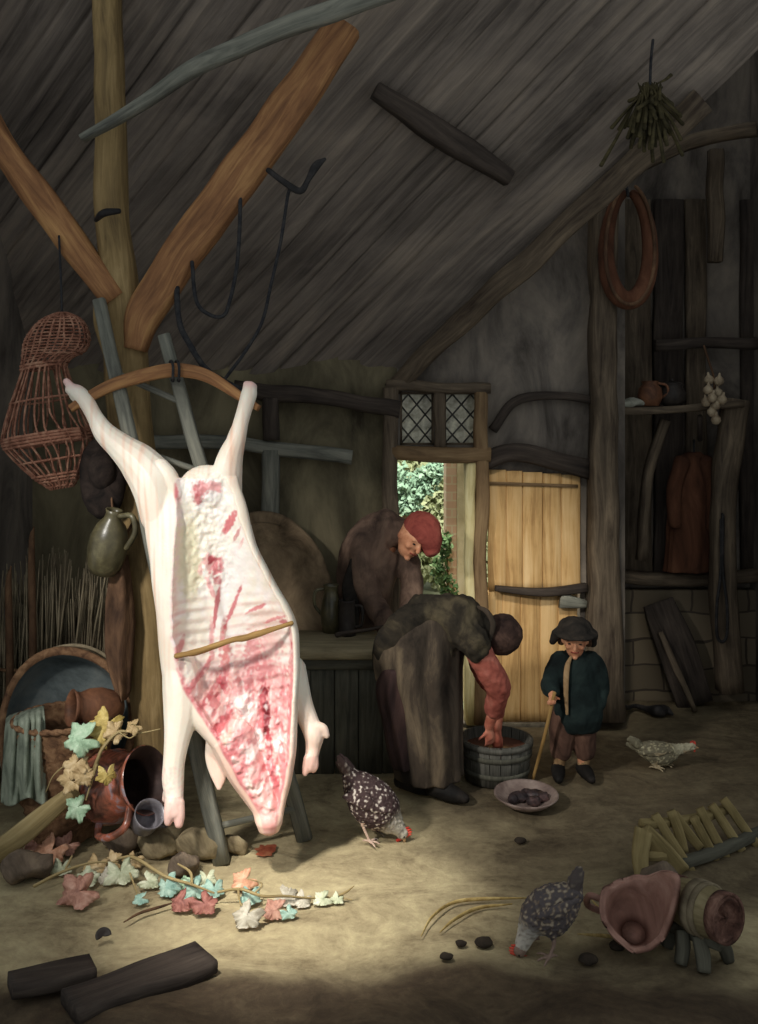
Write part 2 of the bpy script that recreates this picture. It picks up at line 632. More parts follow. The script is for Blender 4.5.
# low stone footing at the right
m, nt, b = base_mat('footing', 0.95, 0.1)
bt = nt.nodes.new('ShaderNodeTexBrick')
bt.inputs['Scale'].default_value = 1.0
bt.inputs['Brick Width'].default_value = 0.42; bt.inputs['Row Height'].default_value = 0.19; bt.inputs['Mortar Size'].default_value = 0.008
bt.inputs['Color1'].default_value = lin(116, 104, 86); bt.inputs['Color2'].default_value = lin(94, 84, 70); bt.inputs['Mortar'].default_value = lin(70, 62, 54)
mp = nt.nodes.new('ShaderNodeMapping'); mp.inputs['Rotation'].default_value = (math.pi / 2, 0, 0)
tc = nt.nodes.new('ShaderNodeTexCoord')
nt.links.new(tc.outputs['Object'], mp.inputs['Vector'])
dn = nt.nodes.new('ShaderNodeTexNoise'); dn.inputs['Scale'].default_value = 3
nt.links.new(tc.outputs['Object'], dn.inputs['Vector'])
vm = nt.nodes.new('ShaderNodeVectorMath'); vm.operation = 'MULTIPLY_ADD'; vm.inputs[1].default_value = (.12, .12, .12)
nt.links.new(dn.outputs['Color'], vm.inputs[0]); nt.links.new(mp.outputs[0], vm.inputs[2])
nt.links.new(vm.outputs[0], bt.inputs['Vector']); nt.links.new(bt.outputs[0], b.inputs['Base Color'])
bump(nt, b, bt.outputs['Fac'], -0.6, 0.02)
mb = MB(); mb.box((1.64, 6.5, -.02), (2.76, 6.64, P(0, 590, 6.5).z), 0.02)
struct(mb.build('trim_22', m, smooth=False, origin=(0, 0, 0)), 'low stone footing of the plank wall')
# planks on the right wall
for k, (xa, xb) in enumerate(((622, 652), (653, 684), (685, 706), (740, 757))):
    trim('trim_%d' % (23 + k), [P((xa + xb) / 2, 200, 6.56), P((xa + xb) / 2, 580, 6.56)], (xb - xa) * 6.56 / F * .96, .05, 'dark_wood' if k % 2 else 'old_oak')

# ------------------------------------------------------------------ leaded window
m, nt, b = base_mat('old_glass', 0.25, 0.5)
n = ntex(nt, coords(nt, None, (1, 1, 1)), 14, 3, 0.6)
r = ramp(nt, [(0.35, lin(150, 144, 122)), (0.65, lin(236, 230, 204))])
nt.links.new(n.outputs[0], r.inputs[0]); nt.links.new(r.outputs[0], b.inputs['Base Color'])
b.inputs['Transmission Weight'].default_value = 0.12
mottle('lead', (52, 52, 50), (84, 82, 76), (104, 100, 92), 20, 0.6, 0.2)
for w, (x0, x1) in enumerate(((w1x0, w1x1), (w2x0, w2x1))):
    mb = MB(); mb.box((x0, YB + .05, wz0), (x1, YB + .056, wz1))
    win = struct(mb.build('window_%d' % (w + 1), MATS['old_glass'], smooth=False), 'leaded lozenge window over the doorway')
    lb = MB()
    H_, W_ = wz1 - wz0, x1 - x0
    st = W_ / 2.0
    k = -6
    while k < 10:
        for s in (1, -1):
            pts = []
            for t in np.linspace(0, 1, 40):
                z = t * H_
                x = (k * st + s * z * st / (H_ / 2.6))
                if 0 <= x <= W_:
                    pts.append(Vector((x0 + x, YB + .046, wz0 + z)))
            if len(pts) > 2:
                lb.tube([pts[0], pts[-1]], 0.0055, 6, 1, cap=True, round_ends=False)
        k += 1
    lb.build('lead_lattice', MATS['lead'], win)
    fb = MB()
    for a_, b_ in (((x0, wz0), (x0, wz1)), ((x1, wz0), (x1, wz1)), ((x0, wz0), (x1, wz0)), ((x0, wz1), (x1, wz1))):
        fb.beam([Vector((a_[0], YB + .03, a_[1])), Vector((b_[0], YB + .03, b_[1]))], .03, .05, 2, 0)
    fb.build('window_frame', MATS['old_oak'], win)

# ------------------------------------------------------------------ half door
door = bpy.data.objects.new('door_1', None); COL.objects.link(door)
door.location = P(533, 722, 6.02); door.location.z = 0
ORG['door_1'] = Vector(door.location); struct(door, 'honey-coloured plank half door, upper and lower leaf')
Yd = 5.99


def leaf_planks(name, cols, top, bot):
    mb = MB()
    for (a_, b_) in cols:
        c = (a_ + b_) / 2
        w = (b_ - a_) * Yd / F * 1.012
        mb.beam([P(c, top(c), Yd), P(c, (top(c) + bot(c)) / 2, Yd - .004), P(c, bot(c), Yd)], w, .035, 6, .002)
    return mb.build(name, MATS['door_pine'], door)


up = leaf_planks('upper_leaf', [(488, 506), (506, 522), (522.5, 542), (542.5, 561), (561, 580)], lambda x: 469 + (x - 488) * .07, lambda x: 591)
lo = leaf_planks('lower_leaf', [(486, 502), (502, 520), (520.5, 540), (540, 558), (558, 577)], lambda x: 590 + max(0, (x - 530)) * .08, lambda x: 721)
mb = MB().beam([P(495, 588, 5.93), P(540, 592, 5.92), P(586, 588, 5.93)], [.03, .05, .06], .07, 6, .004)
mb.build('ledge', MATS['dark_wood'], door)
mb = MB().beam([P(560, 600, 5.93), P(586, 604, 5.93)], [.1, .05], .05, 4, .004)
mb.build('latch_board', MATS['grey_wood'], door)
mb = MB().beam([P(488, 483, 5.962), P(578, 486, 5.962)], .02, .01, 4, .001)
mb.build('hinge_strap', MATS['brown_jamb'], up)
mb = MB().box((dx0, 5.95, -.02), (lx1, 6.14, .012), .01)
struct(mb.build('trim_40', MATS['stone_dull'], smooth=False, origin=(0, 0, 0)), 'worn doorstep')

# ------------------------------------------------------------------ outside
mottle('garden_path', (128, 132, 104), (164, 166, 134), (186, 186, 156), 2.5, 0.95, 0.3)
mb = MB()
V = [(-2, 6.14, -.02), (1.5, 6.14, -.02), (1.5, 13, .25), (-2, 13, .25)]
mb.add(V, [(0, 1, 2, 3)])
o = mb.build('ground', MATS['garden_path'], smooth=False, origin=(0, 0, 0)); struct(o, 'pale garden ground outside the doorway')
# brick garden pier
m, nt, b = base_mat('pier_brick', 0.9, 0.2)
bt = nt.nodes.new('ShaderNodeTexBrick')
bt.inputs['Scale'].default_value = 1.0
bt.inputs['Brick Width'].default_value = 0.16; bt.inputs['Row Height'].default_value = 0.06; bt.inputs['Mortar Size'].default_value = 0.006
bt.inputs['Color1'].default_value = lin(226, 190, 160); bt.inputs['Color2'].default_value = lin(234, 206, 178); bt.inputs['Mortar'].default_value = lin(230, 214, 184)
mp = nt.nodes.new('ShaderNodeMapping'); mp.inputs['Rotation'].default_value = (math.pi / 2, 0, 0)
tc = nt.nodes.new('ShaderNodeTexCoord')
nt.links.new(tc.outputs['Object'], mp.inputs['Vector']); nt.links.new(mp.outputs[0], bt.inputs['Vector']); nt.links.new(bt.outputs[0], b.inputs['Base Color'])
MATS['pier_brick'] = m
mottle('limewash', (216, 206, 166), (236, 228, 192), (244, 238, 208), 6, 0.9, 0.3)
pier = thing('garden_pier', 'pink brick pier with a pale plastered side just outside the doorway', 'pier', (P(452, 0, 6.5).x, 6.6, 0))
mb = MB().box((P(446, 0, 6.5).x, 6.5, -.02), (P(457, 0, 6.5).x, 6.75, P(0, 461, 6.5).z + .2), .008)
mb.build('brick_face', MATS['pier_brick'], pier, smooth=False)
mb = MB().box((P(457, 0, 6.5).x, 6.49, -.02), (P(474, 0, 6.5).x, 6.75, P(0, 461, 6.5).z + .2), .008)
mb.build('plastered_face', MATS['limewash'], pier, smooth=False)
MATS['pier_brick'].use_backface_culling = False


def leaf_cloud(mb, c, r, count, size, seed, flat=1.0):
    rnd = random.Random(seed)
    for _ in range(count):
        v = Vector((rnd.gauss(0, 1), rnd.gauss(0, 1), rnd.gauss(0, 1))).normalized() * (rnd.random() ** 0.45)
        p = Vector(c) + Vector((v.x * r[0], v.y * r[1], v.z * r[2]))
        n_ = Vector((rnd.uniform(-1, 1), rnd.uniform(-1.2, .2), rnd.uniform(-.2, 1))).normalized()
        t = n_.orthogonal().normalized()
        t.rotate(Quaternion(n_, rnd.uniform(0, 6.28)))
        u = n_.cross(t)
        s = size * rnd.uniform(.6, 1.3)
        V = [p - t * s, p - t * s * .3 + u * s * .5, p + t * s * .35 + u * s * .42, p + t * s, p + t * s * .35 - u * s * .42, p - t * s * .3 - u * s * .5, p + n_ * s * .12]
        mb.add(V, [(0, 1, 6), (1, 2, 6), (2, 3, 6), (3, 4, 6), (4, 5, 6), (5, 0, 6)])
    return mb


mottle('leaf_ivy', (52, 78, 46), (88, 116, 70), (136, 156, 108), 9, 0.7, 0)
mottle('leaf_blue', (112, 142, 118), (138, 166, 140), (164, 186, 160), 7, 0.7, 0)
mottle('leaf_hedge', (158, 166, 124), (178, 184, 142), (196, 198, 158), 7, 0.8, 0)
ivy = thing('ivy_bush', 'dark green ivy bush growing at the foot of the brick pier', 'bush', (P(446, 0, 6.42).x, 6.42, 0))
mb = MB()
for (px, py, rx, rz) in ((446, 545, .05, .10), (442, 570, .08, .12), (448, 590, .07, .12), (444, 615, .09, .14)):
    leaf_cloud(mb, P(px, py, 6.4), (rx, .07, rz), 130, .022, px)
mb.build('foliage', MATS['leaf_ivy'], ivy)
MB().tube([P(446, 690, 6.42), P(448, 600, 6.42), P(446, 530, 6.44)], [.012, .009, .005], 6, 4).build('stem', MATS['brown_jamb'], ivy)
tree = thing('garden_tree', 'blue-green leafy tree seen through the top of the doorway', 'tree', (P(400, 0, 9).x, 9.0, 0.1))
mb = MB()
for (px, py, rx, rz) in ((424, 482, .16, .14), (436, 470, .14, .1), (408, 505, .14, .12), (415, 492, .12, .12), (398, 480, .14, .2)):
    leaf_cloud(mb, P(px, py, 9), (rx, .2, rz), 420, .03, px)
mb.build('crown', MATS['leaf_blue'], tree)
MB().tube([P(396, 690, 9), P(398, 600, 9), P(405, 520, 9), P(425, 480, 9)], [.05, .045, .035, .02], 8, 4).build('trunk', MATS['brown_jamb'], tree)
hedge = MB()
for k in range(-8, 24):
    leaf_cloud(hedge, P(388 + k * 6.5, 545 + 12 * math.sin(k), 10.2), (.25, .3, .42), 300, .045, 50 + k)
    leaf_cloud(hedge, P(388 + k * 6.5, 480 + 10 * math.sin(k * 2), 10.4), (.25, .3, .5), 420, .045, 90 + k)
o = hedge.build('hedge', MATS['leaf_hedge'], origin=(P(425, 0, 10.2).x, 10.2, .12)); tag(o, 'pale yellow-green hedge at the end of the garden path', 'hedge')
# ------------------------------------------------------------------ post with its two braces
YP = 4.62
post = thing('timber_post', 'stout ochre timber post with two rising braces standing behind the hung carcass', 'post', (P(152, 800, YP).x, YP, 0))
MB().beam([P(107, -40, YP + .02), P(109, 60, YP + .02), P(111, 150, YP + .02), P(113, 220, YP + .01), P(122, 310, YP), P(130, 420, YP), P(143, 560, YP), P(150, 700, YP), Vector((P(153, 800, YP).x, YP, -.02))],
          [.12, .12, .13, .14, .19, .20, .20, .20, .21], .18, 6, .008).build('upright', MATS['dull_ochre'], post)
MB().beam([P(-40, 70, YP - .06), P(0, 142, YP - .06), P(55, 218, YP - .06), P(116, 300, YP - .05)], [.12, .13, .15, .13], .12, 8, .008).build('brace', MATS['warm_oak'], post)
MB().beam([P(136, 350, YP - .07), P(148, 306, YP - .07), P(210, 215, YP - .07), P(280, 120, YP - .07), P(345, 25, YP - .07)], [.10, .17, .20, .19, .17], .12, 8, .008).build('brace', MATS['warm_oak'], post)
pg = MB().tube([P(96, 220, YP - .13), P(104, 213, YP - .2), P(119, 211, YP - .17)], [.012, .02, .014], 8, 4)
pg.build('peg', MATS['iron'], post)
MB().beam([P(100, 300, YP - .1), P(103, 330, YP - .1), P(112, 372, YP - .1)], [.05, .07, .03], .05, 5, .006).build('cleat', MATS['dull_ochre'], post)

pole = MB().beam([P(82, 139, 4.45), P(140, 105, 4.42), P(200, 66, 4.38), P(270, 34, 4.34), P(340, 8, 4.3), P(420, -18, 4.26)], [.03, .055, .075, .09, .09, .08], .06, 8, .006).build('curved_pole', MATS['grey_wood'])
tag(pole, 'long curved grey pole slung high above the timber braces', 'pole')

# ------------------------------------------------------------------ ladder leaning on the post
lad = thing('ladder', 'weathered grey wooden ladder leaning behind the carcass', 'ladder', (-.55, 4.2, 0))
b0, b1 = G(222, 862), G(305, 838)
t0, t1 = P(99, 300, 4.46), P(164, 335, 4.50)
b0.z -= .01; b1.z -= .01
MB().beam([b0, b0.lerp(t0, .5), t0], [.075, .07, .06], .05, 10, .004).build('rail', MATS['grey_wood'], lad)
MB().beam([b1, b1.lerp(t1, .5), t1], [.075, .07, .06], .05, 10, .004).build('rail', MATS['grey_wood'], lad)
for f in (.06, .24, .42, .58, .72, .86):
    MB().tube([b0.lerp(t0, f), b1.lerp(t1, f)], .016, 8, 4).build('rung', MATS['grey_wood'], lad)

# ------------------------------------------------------------------ carcass
def Yp(py):
    return 4.34 - (py - 380) / 445.0 * 0.41


def PP(px, py, dy=0.0):
    return P(px, py, Yp(py) + dy)


#            py   xL   xR   iL   iR   back  cav
ROWS = [(478, 140, 237, 176, 224, .07, .012), (486, 139, 240, 176, 230, .10, .020),
        (500, 140, 246, 177, 235, .12, .035),
        (520, 143, 250, 177, 240, .13, .060),
        (550, 148, 258, 175, 251, .14, .085),
        (580, 152, 275, 173, 267, .15, .110),
        (610, 155, 292, 172, 284, .155, .125),
        (628, 157, 299, 173, 292, .155, .130),
        (650, 159, 300, 176, 294, .155, .125),
        (670, 161, 300, 179, 294, .15, .115),
        (690, 164, 299, 188, 293, .14, .095),
        (710, 172, 298, 201, 292, .13, .075),
        (730, 196, 297, 214, 291, .12, .055),
        (750, 214, 297, 226, 290, .11, .040),
        (770, 225, 294, 236, 287, .095, .030),
        (790, 238, 289, 246, 283, .08, .022),
        (806, 250, 285, 258, 280, .06, .014),
        (818, 255, 283, 263, 278, .05, .008),
        (825, 256, 282, 266, 276, .045, .006)]


def row(py):
    for a_, b_ in zip(ROWS, ROWS[1:]):
        if a_[0] <= py <= b_[0]:
            t = (py - a_[0]) / (b_[0] - a_[0])
            return [a_[i] + (b_[i] - a_[i]) * t for i in range(7)]
    return list(ROWS[0] if py < ROWS[0][0] else ROWS[-1])


def srow(py):
    a_ = np.mean([row(py + q) for q in (-9, -5, 0, 5, 9)], axis=0)
    return a_


def rims(py):
    """edge of the slit belly wobbles a little"""
    return 2.0 * nz(py * .07, 1), 1.6 * nz(py * .08, 9)


pm = MB()
rings = []
py = 478.0
while py <= 825.01:
    _, xL, xR, iL, iR, bk, cv = srow(py)
    wl, wr = rims(py)
    iL += wl; iR += wr
    xL += 1.2 * nz(py * .03, 4); xR += 1.0 * nz(py * .035, 8)
    Y = Yp(py)
    fr = .05 if py > 560 else .05 - .02 * (560 - py) / 80
    fr *= 1 - .55 * sstep(740, 825, py)
    ring = []
    cx = (xL + xR) / 2; hw = (xR - xL) / 2
    for k in range(34):                       # outside, left silhouette round the back to the right one
        a_ = math.pi * k / 33
        ring.append(P(cx - hw * math.cos(a_), py, Y + bk * math.sin(a_) ** .8))
    for k in range(1, 7):                     # right front, up to the slit edge
        a_ = math.pi / 2 * k / 6
        ring.append(P(iR + (xR - iR) * math.cos(a_), py, Y - fr * math.sin(a_)))
    nin = 46
    for k in range(1, nin):                   # inside
        t = k / nin
        s = math.sin(math.pi * t) ** .55
        px = iR + (iL - iR) * t
        yy = Y - fr + (fr + cv) * s
        # ribs
        rib = sstep(585, 612, py) * (1 - sstep(690, 720, py))
        spx = 213 + (py - 590) * .24
        dist = abs(px - spx)
        rib *= sstep(8, 16, dist)
        yy += .0055 * rib * math.sin((py + (px - spx) * (.14 if px > spx else .06)) * 2 * math.pi / 10.5)
        # backbone ridge
        yy -= .028 * math.exp(-(dist / 6) ** 2) * sstep(560, 600, py) * (1 - sstep(700, 740, py))
        # rough meat
        meat = sstep(655, 700, py)
        yy += (.012 * meat + .005) * nz(px * .16, py * .10, 3) + .008 * meat * nz(px * .33, py * .22, 8)
        if py < 610:
            fatb = math.exp(-((px - 205) / 18) ** 2)
            yy -= .014 * fatb * (1 - .9 * sstep(580, 612, py)) * (1 + .9 * nz(px * .2, py * .17, 5))
        yy += .030 * math.exp(-((px - 240) / 6.5) ** 2 - ((py - 735) / 30) ** 2)
        yy -= .022 * math.exp(-((px - 243) / 9) ** 2 - ((py - 706) / 12) ** 2)
        ring.append(P(px, py, min(yy, Y + bk * .8 - .012 if 0.08 < t < .92 else yy)))
    for k in range(0, 6):                     # left slit edge back to the silhouette
        a_ = math.pi / 2 * (1 - k / 6)
        ring.append(P(iL + (xL - iL) * math.cos(a_), py, Y - fr * math.sin(a_)))
    rings.append(ring)
    py += 2.6
pm.sweep(rings)


def K(px, r):
    return r * 4.15 / F


def leg(pts, n=14):
    pm.tube([PP(x, y, dy) for x, y, r, dy in pts], [K(x, r) for x, y, r, dy in pts], n, 6)


# hind legs
leg([(70, 389, 6.0, 0), (78, 393, 8.5, 0), (87, 403, 8.4, 0), (95, 417, 8.4, 0), (105, 433, 11.5, 0), (122, 448, 15, .02), (140, 464, 21, .04), (155, 486, 24, .05), (161, 520, 20, .06)])
leg([(66, 381, 3.6, -.01), (74, 390, 5, -.01), (84, 400, 6, 0)])
leg([(70, 390, 3.0, .01), (74, 397, 4.2, .01), (84, 402, 6, 0)])
leg([(160, 466, 9, .0), (170, 478, 9, .0), (176, 496, 7, 0)])
leg([(250, 386, 6.5, 0), (249, 394, 8.4, 0), (245, 408, 8.0, 0), (241, 422, 8.0, 0), (237, 438, 9.5, 0), (231, 455, 13, .02), (228, 470, 15, .035), (230, 486, 13, .05), (236, 505, 8, .05), (241, 522, 6, .05)])
leg([(247, 384, 4.2, -.01), (247, 390, 5, -.01), (246, 400, 6, 0)])
leg([(254, 386, 3.6, .01), (252, 392, 5, .01), (248, 404, 6, 0)])
leg([(232, 446, 6, .015), (231, 440, 5, .02), (236, 430, 6, 0)])
pm.ell(PP(207, 488, .05), (K(0, 29), .075, K(0, 24)), n=24)
pm.ell(PP(222, 478, .03), (K(0, 16), .055, K(0, 13)), n=20)
# forelegs
leg([(178, 662, 16, .03), (182, 690, 19, .02), (181, 715, 17, .0), (177, 740, 12.5, -.02), (174, 762, 10.5, -.03), (173, 779, 10.5, -.03), (174, 796, 9, -.04), (174, 806, 9, -.05), (176, 814, 7, -.06)])
leg([(171, 802, 6, -.06), (169, 814, 5, -.07), (168, 823, 3.6, -.07)])
leg([(178, 802, 6.2, -.05), (179, 816, 5.6, -.06), (179, 825, 4, -.065)])
leg([(167, 792, 4, -.02), (165, 800, 3, -.02)])
leg([(190, 700, 16, .05), (206, 712, 16, .06), (218, 728, 14, .05)])
leg([(292, 668, 14, .08), (297, 690, 13, .09), (302, 706, 11.5, .09), (309, 722, 10, .08), (314, 735, 10, .07), (313, 748, 7.5, .07), (311, 760, 6.5, .06), (310, 768, 5.5, .06)])
leg([(308, 758, 4.5, .05), (306, 768, 4, .05), (305, 774, 2.8, .05)])
leg([(314, 756, 4.5, .06), (315, 766, 3.6, .06), (313, 771, 2.6, .06)])
leg([(316, 727, 6, .06), (323, 729, 5, .06), (327, 736, 3, .06)])
# head: jowl, snout, ear
leg([(232, 738, 22, .03), (243, 765, 19, .03), (257, 790, 16, .03), (267, 808, 13.5, .02), (269, 818, 12.6, .01), (269, 822, 12.8, .0), (269, 825, 12, .0)])
pm.tube([PP(216, 735, .06), PP(217, 756, .07), PP(219, 774, .06), PP(219, 788, .05)], [K(0, 10), K(0, 12), K(0, 9), K(0, 3)], 14, 6, flat=.45)

pf = fuse(pm, 0.0052, 2, .5)
for i, (v, n_) in enumerate(zip(pf.V, pf.N)):          # torn fat and muscle inside the slit
    py = HY - (v.z - CH) * F / Yp(HY - (v.z - CH) * F / v.y)
    px = CX + v.x * F / Yp(py)
    if 474 < py < 812 and n_.y < .2:
        r_ = srow(max(478, py))
        if r_[3] + 3 < px < r_[4] - 3 and v.y < Yp(py) + r_[6] + .02:
            k = math.exp(-((px - 206) / 22) ** 2) * (1 - sstep(585, 610, py)) * .010 + sstep(650, 700, py) * .008 + .002
            pf.V[i] = v + Vector((0, -k * (nz(px * .14, py * .12, 6) + .6 * nz(px * .3, py * .26, 2)), 0))

# ---- pigment
SKIN = (.84, .74, .61); SKINP = (.84, .57, .46); CREAM = (.89, .83, .71); WHITE = (.92, .87, .82)
PINK = (.78, .40, .39); ROSE = (.64, .20, .21); RED = (.48, .065, .085); DEEP = (.20, .02, .03); YEL = (.80, .74, .53); ORAN = (.66, .28, .13)
BLOBS = [  # cx, cy, rx, ry, angle, colour, strength, raggedness
    (205, 490, 20, 14, 0, WHITE, .9, .5), (203, 488, 8, 8, 0, ROSE, .75, .9), (214, 486, 9, 6, -20, PINK, .9, .7), (198, 500, 5, 7, 0, ROSE, .8, .8), (194, 492, 4, 8, 0, RED, .35, 1),
    (176, 492, 4.5, 11, 10, ROSE, .95, .6), (172, 486, 4, 7, -20, RED, .7, .6), (173, 515, 2.2, 18, 4, PINK, .8, .5),
    (229, 523, 4.5, 17, -32, ROSE, .9, .7), (236, 535, 2.2, 10, -30, RED, .6, .6), (240, 545, 2, 10, -28, PINK, .7, .6),
    (188, 560, 12, 52, 0, YEL, .85, .4), (205, 548, 10, 34, 8, CREAM, .7, .9), (232, 575, 18, 34, -18, WHITE, .8, .5),
    (207, 566, 7, 12, 10, PINK, .7, 1), (212, 572, 6, 11, -14, ROSE, .8, 1), (208, 563, 2.6, 5, 0, RED, .8, .8), (218, 568, 3, 9, 0, ROSE, .6, 1), (197, 572, 3, 6, 0, PINK, .6, .8), (214, 584, 5, 6, 20, RED, .55, .8),
    (218, 612, 6.5, 30, -14, WHITE, .9, .4), (212, 615, 2.6, 30, -9, RED, .75, .5), (229, 612, 2.2, 26, -22, ROSE, .85, .6), (219, 640, 3.4, 22, -6, RED, .5, .8), (207, 590, 3, 12, 18, PINK, .8, .6),
    (192, 640, 14, 42, 0, CREAM, .75, .5), (263, 640, 24, 32, -5, (.80, .62, .54), .7, .5),
    (256, 611, 2.4, 14, -62, ROSE, .8, .7), (272, 622, 2.0, 16, -64, ROSE, .7, .7), (284, 622, 6, 3, 20, RED, .7, .5), (268, 648, 14, 16, 0, PINK, .35, .9),
    (180, 648, 3, 12, -8, ROSE, .7, .6), (184, 662, 3, 6, 0, DEEP, .5, .6), (207, 645, 3, 20, 0, PINK, .75, .8),
    (222, 662, 5, 12, 0, ORAN, .5, .9), (219, 688, 5, 12, 8, RED, .8, .9), (222, 670, 7, 26, 0, ROSE, .7, 1), (214, 703, 5, 9, 0, ROSE, .75, 1),
    (196, 680, 3.4, 24, -36, ROSE, .75, .9), (206, 700, 4, 20, -38, RED, .6, .9), (222, 722, 6, 26, -36, RED, .75, .9), (236, 742, 8, 24, -30, RED, .65, 1), (228, 733, 5, 18, -36, ORAN, .35, .9), (244, 766, 6, 22, -26, ROSE, .75, 1),
    (255, 700, 30, 60, 0, PINK, .55, 1), (250, 660, 10, 22, 0, ROSE, .55, 1), (262, 676, 9, 16, 0, ROSE, .6, 1), (246, 690, 7, 15, 0, RED, .4, 1),
    (242, 710, 13, 14, 0, WHITE, .95, .5), (235, 696, 12, 5, 12, PINK, .7, .7), (263, 718, 6, 30, 4, RED, .8, .9), (265, 722, 4, 26, 4, DEEP, .8, .8), (268, 748, 4, 18, 8, RED, .6, .9), (258, 735, 4, 18, 0, ROSE, .8, .9),
    (280, 700, 8, 40, 0, PINK, .6, 1), (284, 690, 4, 20, 0, ROSE, .55, 1), (279, 744, 6, 9, 0, WHITE, .8, .8), (276, 725, 4, 14, 0, ROSE, .6, 1), (290, 700, 2.6, 50, 0, ROSE, .6, .9),
    (255, 745, 7, 13, -10, WHITE, .7, .8), (262, 765, 6, 12, 0, PINK, .7, 1), (270, 775, 7, 18, 8, ROSE, .8, .9), (274, 785, 4, 18, 8, DEEP, .5, .8), (270, 795, 3.4, 18, 4, (.78, .62, .58), .8, .6), (277, 795, 4, 20, 0, RED, .65, .8), (283, 762, 4, 24, 4, ROSE, .7, .8),
    (271, 822, 12, 4, 0, (.80, .36, .32), .7, .5),
]
BL = [(cx, cy, rx, ry, math.cos(math.radians(an)), math.sin(math.radians(an)), c, s, rg) for cx, cy, rx, ry, an, c, s, rg in BLOBS]


def pig_color(v, nr):
    Y = v.y
    # carcass-plane coordinates of this point
    py = HY - (v.z - CH) * F / Y
    for _ in range(2):
        py = HY - (v.z - CH) * F / Yp(py)
    px = CX + v.x * F / Yp(py)
    n1 = nz(px * .035, py * .03, 2); n2 = nz(px * .13, py * .09, 7); n3 = nz(px * .3, py * .3, 4)
    c = mixc(SKIN, CREAM, max(0, min(1, .5 + n1 * 1.3)))
    pink = sstep(680, 780, py) * .95 * sstep(190, 225, px) + max(0, n2) * .25
    c = mixc(c, SKINP, min(1, pink))
    # long soft streaks down the flank
    c = mixc(c, (.80, .50, .36), max(0, nz(px * .26, py * .012, 11)) * 1.1 * (1 - sstep(640, 700, py)))
    c = mixc(c, PINK, .55 * (sstep(770, 826, py) if px < 200 or px > 298 else 0))
    c = mixc(c, (.84, .46, .44), .7 * (1 - sstep(382, 392, py)))
    if px < 200 and py > 790 or px > 300 and py > 760:
        c = mixc(c, (.70, .34, .30), .35)
    if px < 190 and 760 < py < 786:
        c = mixc(c, (.88, .50, .46), max(0, n3 + .2) * .7)
    if py > 478:
        _, xL, xR, iL, iR, bk, cv = srow(max(478, min(825, py)))
        wl, wr = rims(py)
        iL += wl; iR += wr
        inside = sstep(iL - 1.5, iL + 1.5, px) * (1 - sstep(iR - 1.0, iR + 2.0, px))
        inside *= 1 if nr.y < .25 or (v.y < Yp(py) + cv and iL + 3 < px < iR - 3) else 0
        inside *= sstep(472, 480, py)
        if v.y > Yp(py) + cv + .03:
            inside = 0
        if inside > .01:
            k = mixc(CREAM, WHITE, .5 + n2)
            k = mixc(k, (.75, .41, .38), sstep(648, 692, py) * (.75 + .6 * n2))
            rib = sstep(590, 612, py) * (1 - sstep(690, 715, py))
            spx = 213 + (py - 590) * .24
            k = mixc(k, (.78, .54, .48), rib * .6 * max(0, math.sin((py + (px - spx) * (.14 if px > spx else .06)) * 2 * math.pi / 10.5)))
            for cx, cy, rx, ry, ca, sa, col, st, rg in BL:
                dx, dy = px - cx, py - cy
                if abs(dx) > 45 or abs(dy) > 75:
                    continue
                u = dx * ca - dy * sa
                w = dx * sa + dy * ca
                q = math.sqrt((u / rx) ** 2 + (w / ry) ** 2) + rg * (n2 * .5 + n3 * .6)
                a_ = (1 - sstep(.62, 1.15, q)) * min(1, st * 1.15)
                if a_ > 0:
                    k = mixc(k, col, a_)
            # marbling
            mt = sstep(650, 690, py)
            k = mixc(k, RED, mt * .55 * sstep(.18, .5, nz(px * .19, py * .11, 21)))
            k = mixc(k, WHITE, mt * (1 - sstep(775, 800, py)) * .5 * sstep(.18, .46, nz(px * .24, py * .14, 33)))
            k = mixc(k, (.74, .36, .32), .7 * sstep(780, 808, py))
            # red cut edge of the slit
            ed = max(math.exp(-((px - iL - 2) / 3.2) ** 2) * (sstep(655, 690, py) + .35), math.exp(-((px - iR + 1) / 2.4) ** 2) * sstep(612, 640, py))
            k = mixc(k, ROSE, min(1, ed) * (.75 + .7 * n3) * (1 - sstep(795, 815, py)))
            c = mixc(c, k, inside)
    return c


MATS['flesh'] = vcol('flesh', 0.42, 0.4, 70, 0.25, 0.12)
NM = {(round(v.x, 5), round(v.y, 5), round(v.z, 5)): n_ for v, n_ in zip(pf.V, pf.N)}
pig = pf.build('pig_carcass', MATS['flesh'], color=lambda v: pig_color(v, NM[(round(v.x, 5), round(v.y, 5), round(v.z, 5))]), weld=False)
tag(pig, 'gutted pale pig carcass hung head down by its spread hind legs, belly slit open', 'carcass')
# snout nostrils
for dx in (-4.5, 4.5):
    MB().ell(PP(269 + dx, 829, -.012), (.010, .012, .007), n=10).build('nostril', mottle('nostril_skin', (90, 30, 28), (120, 44, 40), (140, 60, 52), 30, .6, 0) if dx < 0 else MATS['nostril_skin'], pig)

